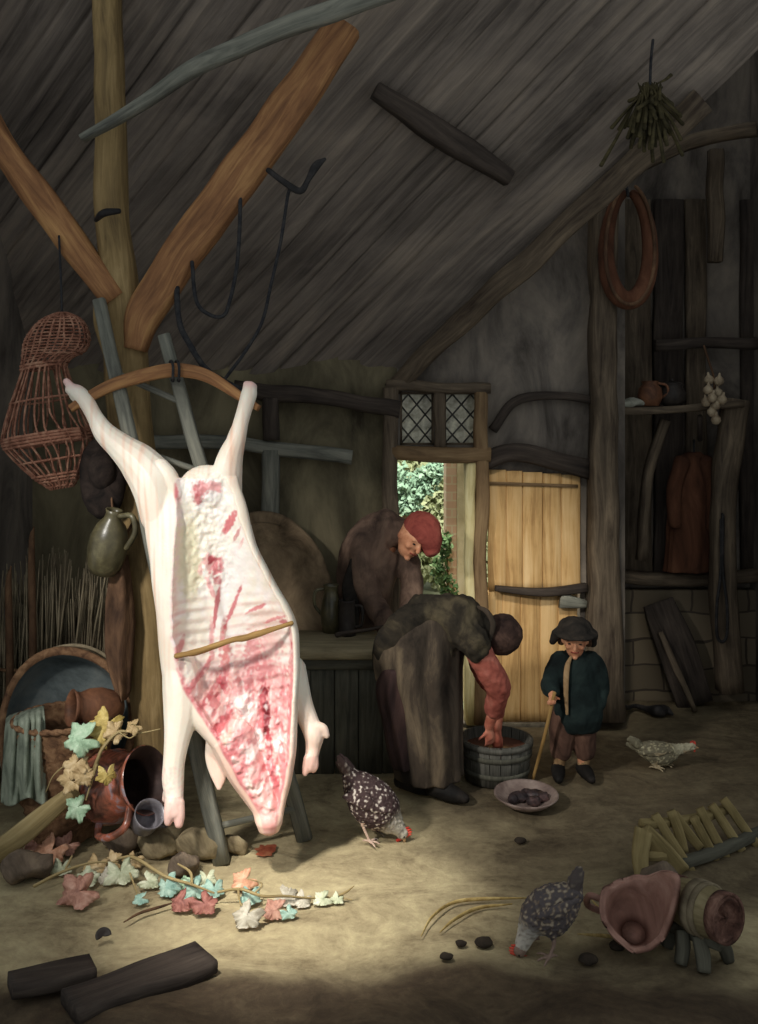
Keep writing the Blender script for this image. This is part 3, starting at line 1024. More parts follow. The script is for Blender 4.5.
sp = MB().tube([PP(176, 656, -.05), PP(200, 651, -.062), PP(232, 640, -.066), PP(248, 637, -.064), PP(292, 623, -.05)], [.012, .0145, .013, .0155, .010], 10, 6, wob=.2)
tag(sp.build('spreader_stick', MATS['stick_tan']), 'thin brown stick wedged across the open belly of the carcass', 'stick')
gm = MB().beam([P(70, 409, 4.31), P(90, 396, 4.34), P(120, 382, 4.37), P(165, 371, 4.385), P(190, 371, 4.385), P(212, 378, 4.375), P(240, 396, 4.36), P(259, 408, 4.345)], [.035, .05, .062, .065, .065, .06, .045, .03], .05, 6, .004)
tag(gm.build('gambrel_bar', MATS['warm_oak']), 'curved wooden bar holding the hind trotters of the carcass apart', 'gambrel bar')
rp = MB()
for k in (-1, 1):
    rp.tube([P(176 + 3 * k, 378, 4.345), P(176 + 3 * k, 366, 4.345), P(174 + 3 * k, 361, 4.42), P(172 + 3 * k, 366, 4.52), P(174 + 3 * k, 378, 4.5), P(176 + 3 * k, 381, 4.40), P(176 + 3 * k, 378, 4.345)], .007, 8, 5)
tag(rp.build('rope', MATS['rope_dark']), 'short rope lashing the curved bar to the ladder rail', 'rope')
# ------------------------------------------------------------------ hanging wicker fish trap
mottle('wicker_red', (104, 66, 52), (150, 104, 84), (176, 136, 112), 25, 0.85, 0.3)
mottle('wicker_brown', (74, 52, 38), (116, 86, 62), (146, 114, 84), 18, 0.85, 0.4)
mottle('felt_dark', (26, 22, 20), (44, 36, 32), (60, 50, 44), 12, 0.95, 0.4)
mottle('stoneware_green', (54, 50, 36), (82, 76, 54), (112, 106, 78), 7, 0.32, 0.1, spec=0.5)
mottle('hide_brown', (56, 40, 30), (92, 68, 50), (128, 98, 72), 8, 0.85, 0.5, (1, 1, .4))
mottle('reed', (88, 78, 62), (128, 116, 94), (160, 146, 120), 5, 0.9, 0.2)
mottle('cloth_grey', (92, 100, 88), (132, 140, 124), (160, 166, 150), 5, 0.95, 0.3)
mottle('tub_blue', (66, 72, 72), (96, 104, 104), (120, 124, 120), 4, 0.85, 0.4)
mottle('clay_brown', (70, 48, 36), (110, 74, 54), (146, 100, 70), 6, 0.6, 0.2)
mottle('rock', (96, 84, 64), (140, 126, 98), (170, 156, 124), 6, 0.95, 0.7)
mottle('rock_dark', (72, 62, 52), (108, 94, 80), (136, 120, 100), 6, 0.95, 0.7)
YT = 4.50
trap = thing('fish_trap', 'large reddish wicker fish trap hung up at the left of the post', 'fish trap', P(60, 312, YT))
TR = [(62, 313, 5), (61, 321, 21), (58, 338, 31), (54, 352, 30), (45, 364, 22.5), (44, 374, 23), (44, 400, 32), (45, 425, 40), (48, 440, 43), (53, 456, 36), (58, 474, 24), (62, 488, 11)]
TR = catmull(TR, 5)


def trap_pt(i, th, dr=0):
    cx, cy, r_ = TR[i]
    s = YT / F
    return P(cx, cy, YT) + Vector((math.cos(th) * (r_ + dr) * s, math.sin(th) * (r_ + dr) * s * .8, (0.16 * math.cos(th)) * r_ * s * (1 if cy > 355 else .3)))


mb = MB()
NR = 26
for k in range(NR):
    th = 2 * math.pi * k / NR
    rnd = random.Random(k)
    j = [rnd.uniform(-.06, .06) for _ in range(6)]
    pts = [trap_pt(i, th + j[i // 12] + .12 * math.sin(i * .15), 0) for i in range(0, len(TR), 3)] + [trap_pt(len(TR) - 1, th)]
    mb.tube(pts, .0052, 5, 2)
mb.build('rib_cage', MATS['wicker_red'], trap)


def trap_hoop(i, rad, name='hoop', wraps=1):
    mb = MB()
    for w_ in range(wraps):
        pts = [trap_pt(min(len(TR) - 1, i + w_), 2 * math.pi * k / 24, 1.2 * (-1) ** k) for k in range(25)]
        mb.tube(pts, rad, 6, 2, round_ends=False)
    mb.build(name, MATS['wicker_red'], trap)


trap_hoop(20, .008); trap_hoop(22, .008); trap_hoop(30, .006); trap_hoop(38, .008, wraps=4)
trap_hoop(50, .007, wraps=3); trap_hoop(46, .006); trap_hoop(54, .006)
mb = MB()
for i in range(3, 19):
    pts = [trap_pt(i, 2 * math.pi * k / 26, 1.0 * (-1) ** (k + i)) for k in range(27)]
    mb.tube(pts, .004, 5, 2, round_ends=False)
mb.build('woven_crown', MATS['wicker_red'], trap)
MB().tube([P(62, 314, YT), P(61, 280, YT), P(59, 236, YT - .02)], .006, 6, 4).build('cord', MATS['rope_dark'], trap)

# ------------------------------------------------------------------ things hung on the post
YH = 4.46
hat = thing('felt_hat', 'dark battered felt hat hung on the post above the green jug', 'hat', P(100, 437, YH))
mb = MB()
rings = []
for cy, rx in ((437, 4), (441, 11), (450, 18), (465, 22), (482, 23), (498, 21), (512, 15), (519, 6)):
    c = P(101 + (cy - 437) * .03, cy, YH); s = YH / F
    rings.append([c + Vector((math.cos(a_) * rx * s * (1 + .1 * nz(a_, cy * .1, 2)), math.sin(a_) * rx * s * .55, 0)) for a_ in np.linspace(0, 2 * math.pi, 25)[:-1]])
mb.sweep(rings); mb.rough(.008, 14)
mb.build('hat_brim', MATS['felt_dark'], hat)
MB().ell(P(102, 470, YH - .04), (.07, .06, .10), n=16).rough(.01, 16).build('hat_crown', MATS['felt_dark'], hat)

jug = thing('stoneware_jug', 'greenish glazed jug hung from the post by its strap', 'jug', P(103, 574, YH - .06))
ax = axis_matrix(P(103, 574, YH - .06), Vector((.22, -.15, 1)))
prof = [(0.0, 0), (.06, .005), (.083, .05), (.095, .12), (.092, .19), (.07, .25), (.042, .285), (.036, .31), (.042, .33), (.034, .33), (.03, .30), (.05, .26), (.08, .19), (.083, .12), (.07, .04), (0, .02)]
MB().lathe(prof, 28, ax).build('jug_body', MATS['stoneware_green'], jug)
MB().tube([ax @ Vector((.035, -.02, .31)), ax @ Vector((.10, -.05, .33)), ax @ Vector((.13, -.06, .26)), ax @ Vector((.10, -.05, .17))], .014, 8, 6).build('handle', MATS['stoneware_green'], jug)
MB().tube([P(113, 515, YH - .08), P(112, 490, YH - .03), P(120, 470, YP - .12), P(126, 460, YP - .1)], .006, 6, 5).build('strap', MATS['hide_brown'], jug)

hide = thing('leather_apron', 'crumpled brown leather apron hanging below the jug on the post', 'apron', P(120, 690, YH))
rings = []
for cy, x0, x1 in ((556, 116, 126), (575, 110, 130), (600, 106, 133), (625, 105, 134), (650, 106, 133), (672, 110, 132), (690, 117, 130), (698, 122, 127)):
    s = YH / F
    c = (x0 + x1) / 2; hw = (x1 - x0) / 2
    rr = []
    for a_ in np.linspace(0, 2 * math.pi, 41)[:-1]:
        f = 1 + .22 * math.sin(5 * a_ + cy * .012) + .1 * nz(a_ * 2, cy * .05, 4)
        rr.append(P(c, cy, YH) + Vector((math.cos(a_) * hw * s, math.sin(a_) * .045 * f * 1.2, 0)) + Vector((math.cos(a_) * .012 * (f - 1), 0, 0)))
    rings.append(rr)
mb = MB().sweep(rings); mb.rough(.008, 22)
mb.build('leather', MATS['hide_brown'], hide)
MB().tube([P(121, 558, YH), P(124, 540, YH + .02), P(132, 524, YP - .1)], .007, 6, 4).build('tie', MATS['hide_brown'], hide)

# ------------------------------------------------------------------ reeds and poles behind the tub
sheaf = thing('reed_sheaf', 'grey-brown sheaf of dry reeds standing behind the tub at the left', 'sheaf', P(48, 800, 4.98))
rnd = random.Random(3)
mb = MB()
for k in range(260):
    bx = rnd.uniform(-6, 92); tx = bx + rnd.gauss(10, 9) + (4 if bx > 40 else -2)
    ty = 545 + rnd.expovariate(1 / 42.0) + 22 * math.sin(bx * .05 + 1) ** 2
    ty = min(ty, 650)
    Y = rnd.uniform(4.90, 5.06)
    b_ = P(bx, 0, Y); b_.z = 0.01
    t_ = P(tx, ty, Y + rnd.uniform(-.06, .04))
    m_ = b_.lerp(t_, .55) + Vector((rnd.gauss(0, .02), 0, 0))
    mb.tube([b_, m_, t_], [.009, .008, .003], 4, 3, round_ends=False)
o = mb.build('stems', MATS['reed'], sheaf)
mb = MB()
pts = [P(48 + 54 * math.cos(a_), 668 + 4 * math.sin(a_), 4.98) + Vector((0, math.sin(a_) * .14, 0)) for a_ in np.linspace(0, 2 * math.pi, 20)]
mb.tube(pts, .009, 6, 2).build('binding', MATS['wicker_brown'], sheaf)
for (x, y, lab) in ((32, 527, 'taller sharpened stake with a reddish tip standing by the reed sheaf'), (9, 566, 'shorter reddish stake standing at the edge beside the reed sheaf')):
    b_ = P(x - 2, 0, 4.86); b_.z = 0
    mb = MB().tube([b_, b_.lerp(P(x, y, 4.84), .5) + Vector((.01, 0, 0)), P(x - .5, y + 22, 4.84), P(x + 2, y, 4.84)], [.024, .022, .018, .003], 8, 5, wob=.15)
    tag(mb.build('stake', MATS['hide_brown']), lab, 'stake')

# ------------------------------------------------------------------ upended tub, basket, cloth, pots
tub = thing('wooden_tub', 'shallow wooden tub propped on edge at the left, hollow side showing', 'tub', P(68, 790, 4.62))
tc_ = P(68, 728, 4.55)
M = axis_matrix(tc_, Vector((.12, -1, .22)), Vector((1, 0, 0)))


def tubfn(r, z, th, k):
    return r * (1 + .04 * math.sin(3 * th + 1)), z


S_ = Matrix.Diagonal((1.0, 1.22, 1, 1))
prof = [(.02, -.10), (.26, -.10), (.30, .02), (.325, .06), (.335, .05), (.31, -.11), (.27, -.135), (.02, -.135)]
MB().lathe([(.002, -.10), (.15, -.102), (.25, -.095), (.275, -.05), (.30, .06)], 48, M @ S_, tubfn).build('inner_face', MATS['tub_blue'], tub)
MB().lathe([(.30, .06), (.312, .072), (.332, .068), (.336, .05), (.30, -.11), (.26, -.135), (.002, -.135)], 48, M @ S_, tubfn).build('staves', MATS['wicker_brown'], tub)
for zz, rr in ((.01, .333), (-.07, .312)):
    mb = MB().tube([M @ S_ @ Vector((rr * math.cos(a_), rr * math.sin(a_), zz)) for a_ in np.linspace(0, 2 * math.pi, 40)], .010, 6, 2)
    mb.build('hoop', MATS['reed'], tub)

YB2 = 4.36
bx = P(64, 0, YB2).x
bas = thing('wicker_basket', 'tall brown wicker basket standing in front of the tub', 'basket', (bx, YB2, 0))
zt = P(0, 724, YB2 - .1).z
M = Matrix.Translation((bx, YB2, 0))
mb = MB()
H_ = zt


def weave(r, z, th, k):
    row_ = int(k)
    return r + .007 * math.sin(16 * th + math.pi * (row_ % 2)), z


prof = []
nrow = 34
for k in range(nrow + 1):
    z = H_ * k / nrow
    prof.append((.155 + .07 * (k / nrow) + .012 * math.sin(k / nrow * 3), z))
mb.lathe(prof, 96, M, weave)
mb.lathe([(p[0] - .014, p[1]) for p in prof][::-1] + [(.002, .012)], 48, M)
mb.build('woven_side', MATS['wicker_brown'], bas)
mb = MB()
for w_ in range(2):
    mb.tube([M @ Vector(((.228 + .006 * math.sin(14 * a_ + w_ * 3.1)) * math.cos(a_), (.228 + .006 * math.sin(14 * a_ + w_ * 3.1)) * math.sin(a_), H_ + .006 * math.cos(14 * a_ + w_ * 3.1))) for a_ in np.linspace(0, 2 * math.pi, 80)], .011, 6, 1)
mb.build('rim', MATS['wicker_brown'], bas)

cl = thing('grey_cloth', 'limp grey-green cloth draped over the side of the wicker basket', 'cloth', P(25, 800, 4.2))
mb = MB()
V, Fc = [], []
nu, nv = 40, 50
for i in range(nv + 1):
    v = i / nv
    py = 706 + 96 * v
    for j in range(nu + 1):
        u = j / nu
        px = 6 + 38 * u - 5 * v * (1 - u) + 4 * v * u
        fold = .028 * math.sin(u * 19 + 1.5 * math.sin(v * 3)) * (.25 + v) + .012 * math.sin(u * 41 + v * 4)
        top = max(0, 1 - v * 7)
        Y = 4.18 - .03 * v + fold + .24 * top ** 2 + .14 * (1 - u) ** 2 - .05 * math.sin(u * 3)
        V.append(P(px, py + 10 * (1 - u) * (1 - v) + 4 * math.sin(u * 8) * v, Y))
for i in range(nv):
    for j in range(nu):
        a = i * (nu + 1) + j
        Fc.append((a, a + 1, a + nu + 2, a + nu + 1))
mb.add(V, Fc)
mb.build('cloth_fall', MATS['cloth_grey'], cl, solid=.008)

pt = thing('clay_pot', 'brown clay pot lying tipped on top of the wicker basket', 'pot', P(85, 725, YB2))
M = axis_matrix(P(94, 708, YB2 + .02), Vector((-.75, -.55, .16)))
prof = [(.002, -.14), (.05, -.135), (.085, -.09), (.098, -.03), (.092, .03), (.075, .07), (.078, .095), (.09, .11), (.082, .115), (.068, .095), (.064, .07), (.08, .02), (.085, -.03), (.06, -.1), (.002, -.12)]
MB().lathe(prof, 32, M).build('pot_body', MATS['clay_brown'], pt)
MB().tube([M @ Vector((.03, -.075, .08)), M @ Vector((.05, -.14, .06)), M @ Vector((.05, -.15, -.01)), M @ Vector((.03, -.095, -.05))], .012, 8, 5).build('handle', MATS['clay_brown'], pt)

pl = MB().beam([G(-8, 862) + Vector((0, 0, .03)), P(36, 822, 4.02), P(78, 790, 4.10)], [.10, .09, .06], .05, 8, .005)
tag(pl.build('leaning_plank', MATS['tan_bark']), 'tan plank slanting up against the wicker basket at the left edge', 'plank')

# ------------------------------------------------------------------ red glazed pot
m, nt, b = base_mat('red_glaze', 0.22, 0.6)
n = ntex(nt, coords(nt, None, (1, 1, 1)), 9, 7, 0.65, 0.8)
r = ramp(nt, [(0.3, lin(58, 42, 40)), (0.43, lin(112, 70, 56)), (0.54, lin(164, 94, 72)), (0.64, lin(146, 136, 142))])
nt.links.new(n.outputs[0], r.inputs[0]); nt.links.new(r.outputs[0], b.inputs['Base Color'])
bump(nt, b, n.outputs[0], .25, .01)
mottle('clay_inside', (40, 30, 28), (66, 50, 46), (92, 72, 66), 7, 0.6, 0.2)
mottle('pewter', (74, 72, 74), (106, 102, 106), (140, 136, 142), 9, 0.3, 0.1, spec=0.6)
rp = thing('red_pot', 'glossy red glazed pot lying on its side behind the hanging foreleg', 'pot', G(122, 836))
M = axis_matrix(P(112, 787, 4.22), Vector((.86, -.42, .32)))
pr = [(.002, -.17), (.06, -.165), (.13, -.12), (.168, -.03), (.165, .05), (.13, .12), (.115, .15), (.135, .19), (.155, .215)]
MB().lathe(pr + [(.15, .222)], 44, M).build('pot_body', MATS['red_glaze'], rp)
MB().lathe([(.15, .222), (.142, .214), (.122, .185), (.102, .15), (.118, .11), (.15, .05), (.155, -.03), (.12, -.11), (.002, -.15)], 44, M).build('inner_face', MATS['clay_inside'], rp)
MB().tube([M @ Vector((-.02, -.115, .16)), M @ Vector((-.03, -.2, .16)), M @ Vector((-.03, -.235, .08)), M @ Vector((-.03, -.22, .0)), M @ Vector((-.02, -.165, -.02))], .017, 10, 6).build('handle', MATS['red_glaze'], rp)
cup = thing('pewter_cup', 'dented grey pewter cup lying under the mouth of the red pot', 'cup', G(150, 838))
M = axis_matrix(P(146, 820, 4.06), Vector((.35, -.5, .55)))
MB().lathe([(.002, -.06), (.05, -.06), (.058, -.04), (.062, .03), (.07, .07), (.066, .072), (.056, .03), (.05, -.04), (.002, -.045)], 28, M).build('cup_body', MATS['pewter'], cup)
MB().tube([M @ Vector((.06, 0, .05)), M @ Vector((.105, 0, .04)), M @ Vector((.10, 0, -.02)), M @ Vector((.058, 0, -.03))], .008, 8, 5).build('handle', MATS['pewter'], cup)

# ------------------------------------------------------------------ stones
STONES = [(160, 846, 24, 15, 'rock', 'mossy ochre stone beside the pewter cup'), (200, 848, 27, 17, 'rock', 'long tan stone behind the left foot of the ladder'), (236, 846, 14, 11, 'rock', 'small tan stone to the right of the ladder foot'),
          (182, 868, 18, 15, 'rock_dark', 'brown-grey stone under the bare twig'), (118, 846, 20, 12, 'rock_dark', 'dark stone under the red pot'), (20, 872, 26, 15, 'rock_dark', 'dark stone beside the plank at the left edge')]
for k, (px, py, rx, ry, mt, lab) in enumerate(STONES):
    g = G(px, py + ry * .8)
    s = g.y / F
    mb = MB().ell((g.x, g.y + rx * s * .5, ry * s * .72), (rx * s, rx * s * .7, ry * s), n=26)
    mb.rough(.035, 9).rough(.012, 26)
    for i, v in enumerate(mb.V):
        mb.V[i] = Vector((v.x, v.y, max(-.012, v.z)))
    tag(mb.build('stone', MATS[mt]), lab, 'stone', None)

# ------------------------------------------------------------------ leafy vine sprigs
for nm, cs in (('leaf_mint', ((124, 154, 124), (164, 192, 160), (194, 214, 186))), ('leaf_teal', ((104, 138, 128), (142, 172, 158), (176, 198, 182))),
               ('leaf_yellow', ((150, 128, 66), (192, 168, 96), (216, 196, 130))), ('leaf_tan', ((150, 124, 84), (190, 164, 120), (216, 194, 154))),
               ('leaf_pink', ((134, 92, 78), (174, 128, 110), (200, 160, 142))), ('leaf_pale', ((150, 156, 126), (186, 190, 160), (212, 212, 186))),
               ('leaf_peach', ((170, 118, 90), (204, 152, 122), (224, 184, 156))), ('leaf_grey', ((140, 132, 116), (176, 168, 150), (204, 198, 182))), ('leaf_wine', ((110, 66, 60), (150, 96, 86), (180, 128, 114)))):
    mottle(nm, *cs, 22, 0.6, 0.25, spec=0.3)


def leaf(px, py, Y, size_px, face, spin, mat, parent, curl=.5, seed=0):
    """lobed vine leaf; face = direction its upper side looks in"""
    rnd = random.Random(seed + px * 7 + py)
    s = size_px * Y / F
    c = P(px, py, Y)
    n_ = Vector(face).normalized()
    t = n_.cross(Vector((0, 0, 1)))
    t = t.normalized() if t.length > .05 else Vector((1, 0, 0))
    t.rotate(Quaternion(n_, math.radians(spin)))
    u = n_.cross(t)
    N, RR = 60, 6
    ph = rnd.uniform(0, 6)
    V, Fc = [c + n_ * s * .06], []
    for k in range(1, RR + 1):
        q = k / RR
        for j in range(N):
            a_ = 2 * math.pi * j / N
            lob = .80 + .13 * math.cos(5 * a_) + .035 * math.cos(10 * a_ + .6) + .045 * math.sin(19 * a_)
            notch = 1 - .75 * math.exp(-((abs((a_ % (2 * math.pi)) - math.pi) / .28) ** 2))
            r_ = lob * notch * q
            r_ = r_ * (1 + .1 * math.sin(a_ + ph))
            vein = .05 * abs(math.sin(2.5 * a_)) * q
            h = -curl * .55 * q * q * (1 + .5 * math.sin(2 * a_ + ph)) + .10 * q * q * math.sin(5 * a_ + ph) + vein + .06 * q ** 3 * math.sin(13 * a_ + ph)
            p = c + (t * math.cos(a_) * r_ + u * math.sin(a_) * r_) * s + n_ * h * s
            if p.z < .004:
                p.z = .004 + .002 * q
            V.append(p)
    for j in range(N):
        k2 = (j + 1) % N
        Fc.append((0, 1 + j, 1 + k2))
    for k in range(RR - 1):
        for j in range(N):
            k2 = (j + 1) % N
            a0, b0_ = 1 + k * N, 1 + (k + 1) * N
            Fc.append((a0 + j, b0_ + j, b0_ + k2, a0 + k2))
    return MB().add(V, Fc).build('leaf', MATS[mat], parent, solid=.0018)


def sprig(label, loc, stems, leaves, curl=.5, smat='tan_bark'):
    t = thing('vine_sprig', label, 'vine sprig', loc)
    for pts, rad in stems:
        MB().tube(pts, rad, 7, 6, wob=.15).build('twig', MATS[smat], t)
    for i, (px, py, Y, sz, face, spin, mat) in enumerate(leaves):
        leaf(px, py, Y, sz, face, spin, mat, t, curl, i)
    return t


YL = 4.02
up_ = (.05, -1, .45)
sprig('leafy vine sprig resting over the red pot, mint green and yellow leaves', P(95, 770, YL),
      [([P(92, 775, YL + .03), P(97, 762, YL - .02), P(103, 748, YL - .03), P(119, 732, YL), P(140, 733, YL), P(160, 729, YL)], [.009, .009, .008, .006, .004, .002]),
       ([P(97, 764, YL - .02), P(92, 780, YL - .02), P(86, 800, YL - .02)], [.007, .006, .003]),
       ([P(119, 732, YL), P(130, 738, YL - .02), P(138, 730, YL - .02), P(133, 724, YL - .02), P(127, 728, YL - .01)], [.004, .003, .003, .002, .002]),
       ([P(90, 768, YL), P(70, 764, YL), P(54, 775, YL), P(46, 792, YL)], [.004, .004, .003, .002])],
      [(81, 740, YL - .05, 20, (.0, -1, .35), 20, 'leaf_mint'), (107, 726, YL + .02, 20, (.2, -1, .5), 70, 'leaf_yellow'), (116, 731, YL - .0, 13, (.3, -1, .3), 20, 'leaf_tan'), (97, 736, YL + .01, 16, (-.3, -1, .3), 200, 'leaf_yellow'),
       (76, 764, YL - .02, 15, (-.2, -1, .6), 80, 'leaf_tan'), (69, 780, YL - .03, 15, (-.2, -1, .3), 0, 'leaf_tan'), (77, 808, YL - .04, 15, (-.1, -1, .3), 40, 'leaf_mint'), (84, 776, YL - .04, 13, (.2, -1, .2), 120, 'leaf_tan'),
       (107, 776, YL - .05, 12, (.6, -1, .1), 90, 'leaf_yellow'), (133, 727, YL - .02, 9, (.1, -1, .5), 30, 'leaf_tan')], .45)


def gp(px, py, h=.02):
    """point h above the floor that shows at px,py"""
    return G(px, py, h)


def gl(px, py, sz, face, spin, mat, h=None):
    Y = G(px, py + sz * .55).y
    return (px, py, Y, sz, face, spin, mat)


sprig('broken vine twig lying at the far left of the floor with pale and pinkish leaves', gp(64, 872, 0),
      [([gp(34, 886, .02), gp(62, 872, .05), gp(90, 863, .07), gp(118, 862, .06)], [.007, .007, .005, .003]), ([gp(66, 868, .06), gp(72, 856, .08)], [.006, .004])],
      [gl(41, 828, 17, (-.2, -1, .9), 20, 'leaf_pale'), gl(26, 852, 15, (-.3, -1, .5), 140, 'leaf_pink'), gl(50, 853, 19, (.1, -1, .7), 60, 'leaf_peach'), gl(32, 862, 12, (-.1, -1, .7), 10, 'leaf_tan'),
       gl(97, 866, 14, (.1, -1, .9), 80, 'leaf_tan'), gl(86, 878, 13, (.0, -1, .8), 200, 'leaf_pale'), gl(66, 846, 15, (-.1, -1, .6), 50, 'leaf_pink'), gl(62, 868, 12, (.2, -1, .8), 90, 'leaf_pale'), gl(16, 862, 12, (.1, -1, .6), 30, 'leaf_tan'), gl(106, 878, 12, (-.2, -1, .7), 10, 'leaf_grey')])
sprig('long vine twig stretched along the floor in the middle with turquoise leaves', gp(165, 880, 0),
      [([gp(118, 858, .06), gp(135, 858, .07), gp(165, 876, .07), gp(190, 884, .06), gp(214, 893, .04)], [.006, .008, .007, .006, .004]),
       ([gp(192, 884, .06), gp(190, 872, .09), gp(178, 864, .11)], [.007, .006, .004]), ([gp(126, 862, .05), gp(138, 896, .02)], [.005, .003])],
      [gl(121, 873, 19, (.3, -1, .7), 100, 'leaf_pale'), gl(112, 862, 12, (-.2, -1, .6), 10, 'leaf_tan'), gl(166, 888, 15, (-.4, -1, .6), 120, 'leaf_teal'), gl(196, 889, 16, (.2, -1, .8), 40, 'leaf_teal'),
       gl(214, 890, 13, (.4, -1, .9), 80, 'leaf_teal'), gl(184, 884, 10, (-.1, -1, .9), 0, 'leaf_mint'), gl(140, 899, 9, (0, -.6, 1), 30, 'leaf_teal'), gl(132, 862, 12, (.1, -1, .6), 60, 'leaf_tan'), gl(150, 882, 12, (.2, -1, .7), 150, 'leaf_pale'), gl(180, 868, 11, (.3, -1, .5), 30, 'leaf_grey'), gl(207, 880, 11, (0, -1, .6), 100, 'leaf_pale')])
sprig('withered vine sprig at the right end of the strewn leaves, grey and peach leaves', gp(280, 905, 0),
      [([gp(218, 892, .04), gp(240, 889, .06), gp(262, 896, .06), gp(285, 896, .05), gp(310, 898, .03), gp(335, 897, .015), gp(352, 900, .012)], [.005, .006, .006, .005, .004, .003, .002]),
       ([gp(238, 890, .06), gp(240, 902, .05), gp(246, 912, .03)], [.005, .004, .003]), ([gp(255, 893, .06), gp(262, 884, .08), gp(248, 879, .09)], [.004, .003, .002]), ([gp(335, 897, .015), gp(346, 892, .04), gp(354, 886, .06)], [.005, .005, .002])],
      [gl(243, 881, 15, (.1, -1, .9), 30, 'leaf_peach'), gl(250, 897, 13, (.2, -1, .9), 80, 'leaf_teal'), gl(246, 917, 18, (-.1, -1, .8), 60, 'leaf_grey'), gl(274, 911, 15, (.1, -1, .8), 10, 'leaf_pink'), gl(289, 914, 10, (.3, -1, .5), 120, 'leaf_teal'),
       gl(287, 898, 14, (.1, -1, .9), 150, 'leaf_grey'), gl(303, 901, 11, (.2, -1, .9), 60, 'leaf_grey'), gl(322, 899, 11, (.1, -1, 1), 20, 'leaf_pale'), gl(338, 899, 8, (.1, -1, 1), 70, 'leaf_pale')])
LOOSE = [(78, 892, 24, (0, -1, .75), 30, 'leaf_pink', 'large dull pink leaf lying beside the broken twig'), (180, 903, 15, (-.3, -1, .8), 60, 'leaf_wine', 'left one of the two wine-pink leaves below the turquoise leaves'),
         (205, 905, 16, (.2, -1, .8), 130, 'leaf_wine', 'right one of the two wine-pink leaves below the turquoise leaves')]
for px, py, sz, face, spin, mat, lab in LOOSE:
    px, py, Y, sz, face, spin, mat = gl(px, py, sz, face, spin, mat)
    o = leaf(px, py, Y, sz, face, spin, mat, None, .6, 5)
    o.name = 'fallen_leaf'
    tag(o, lab, 'leaf')
tw = MB().tube([gp(124, 922, .012), gp(140, 913, .014), gp(160, 907, .014), gp(172, 903, .014)], [.003, .006, .006, .003], 6, 5, wob=.2)
tag(tw.build('twig', MATS['hide_brown']), 'short bare brown twig lying in front of the wine-pink leaves', 'twig')
bs = MB()
mottle('blood', (112, 52, 38), (146, 78, 56), (168, 112, 80), 14, 0.5, 0.0)
g = G(266, 851)
V = [Vector((g.x, g.y, .006))]
for j in range(40):
    a_ = 2 * math.pi * j / 40
    r_ = .045 * (1 + .6 * nz(math.cos(a_) * 2, math.sin(a_) * 2, 1))
    V.append(Vector((g.x + math.cos(a_) * r_, g.y + math.sin(a_) * r_ * 1.3, .003)))
bs.add(V, [(0, 1 + j, 1 + (j + 1) % 40) for j in range(40)])
o = bs.build('blood_puddle', MATS['blood']); tag(o, 'small red puddle on the floor under the snout', 'puddle')
# ------------------------------------------------------------------ people
mottle('skin_tone', (176, 112, 82), (208, 146, 110), (224, 172, 136), 9, 0.6, 0.1)
mottle('skin_red', (180, 100, 80), (206, 128, 104), (220, 152, 126), 9, 0.6, 0.1)
mottle('cap_red', (116, 52, 46), (152, 76, 66), (174, 98, 84), 6, 0.9, 0.3)
mottle('coat_plum', (60, 48, 42), (104, 84, 72), (142, 116, 98), 5, 0.95, 0.5, (1, 1, .6))
mottle('jacket_olive', (28, 26, 22), (54, 48, 39), (96, 86, 66), 5, 0.95, 0.4)
mottle('skirt_grey', (38, 33, 28), (74, 64, 54), (128, 112, 90), 5, 0.95, 0.4, (1, 1, .35))
mottle('breeches_plum', (40, 31, 31), (66, 50, 48), (92, 70, 64), 5, 0.95, 0.4, (1, 1, .35))
mottle('cap_black', (26, 24, 22), (44, 40, 36), (66, 58, 50), 8, 0.95, 0.4)
mottle('sleeve_red', (130, 66, 56), (166, 92, 78), (188, 118, 102), 7, 0.9, 0.4)
mottle('jacket_teal', (14, 20, 20), (26, 36, 35), (42, 54, 51), 6, 0.95, 0.4)
mottle('boy_breeches', (64, 46, 38), (96, 70, 58), (124, 94, 78), 6, 0.95, 0.4, (1, 1, .4))
mottle('stocking', (120, 92, 64), (158, 128, 92), (182, 154, 116), 8, 0.95, 0.3)
mottle('shoe_black', (16, 15, 14), (30, 27, 24), (46, 40, 36), 8, 0.7, 0.3)
mottle('hair_brown', (50, 34, 24), (80, 56, 40), (104, 78, 56), 20, 0.9, 0.4)
mottle('bonnet_dark', (36, 26, 24), (62, 46, 40), (92, 70, 60), 8, 0.95, 0.4)


def hand(mb, wrist, d, side, L, curl=.6):
    """wrist point, pointing direction d, thumb side; palm, five bent fingers"""
    d = Vector(d).normalized(); side = Vector(side); side = (side - d * side.dot(d)).normalized()
    nrm_ = d.cross(side)
    k = L / .17
    pc = wrist + d * .045 * k
    mb.tube([wrist - d * .02 * k, wrist + d * .02 * k, wrist + d * .075 * k], [.022 * k, .029 * k, .03 * k], 10, 4, flat=.6, ref=nrm_)
    for i, (off, ln) in enumerate(((.028, .062), (.010, .074), (-.009, .070), (-.027, .054))):
        b_ = wrist + d * .078 * k + side * off * k
        p1 = b_ + (d * math.cos(curl * .4) + nrm_ * math.sin(curl * .4)) * ln * .45 * k
        p2 = p1 + (d * math.cos(curl * 1.2) + nrm_ * math.sin(curl * 1.2)) * ln * .32 * k
        p3 = p2 + (d * math.cos(curl * 2) + nrm_ * math.sin(curl * 2)) * ln * .26 * k
        mb.tube([b_ - d * .02 * k, p1, p2, p3], [.0095 * k, .009 * k, .008 * k, .007 * k], 8, 3)
    t0 = wrist + d * .03 * k + side * .026 * k
    mb.tube([t0 - side * .01 * k, t0 + (side * .8 + d * .6) * .03 * k, t0 + (side * .8 + d * .9 + nrm_ * .5) * .052 * k], [.013 * k, .0105 * k, .008 * k], 8, 3)


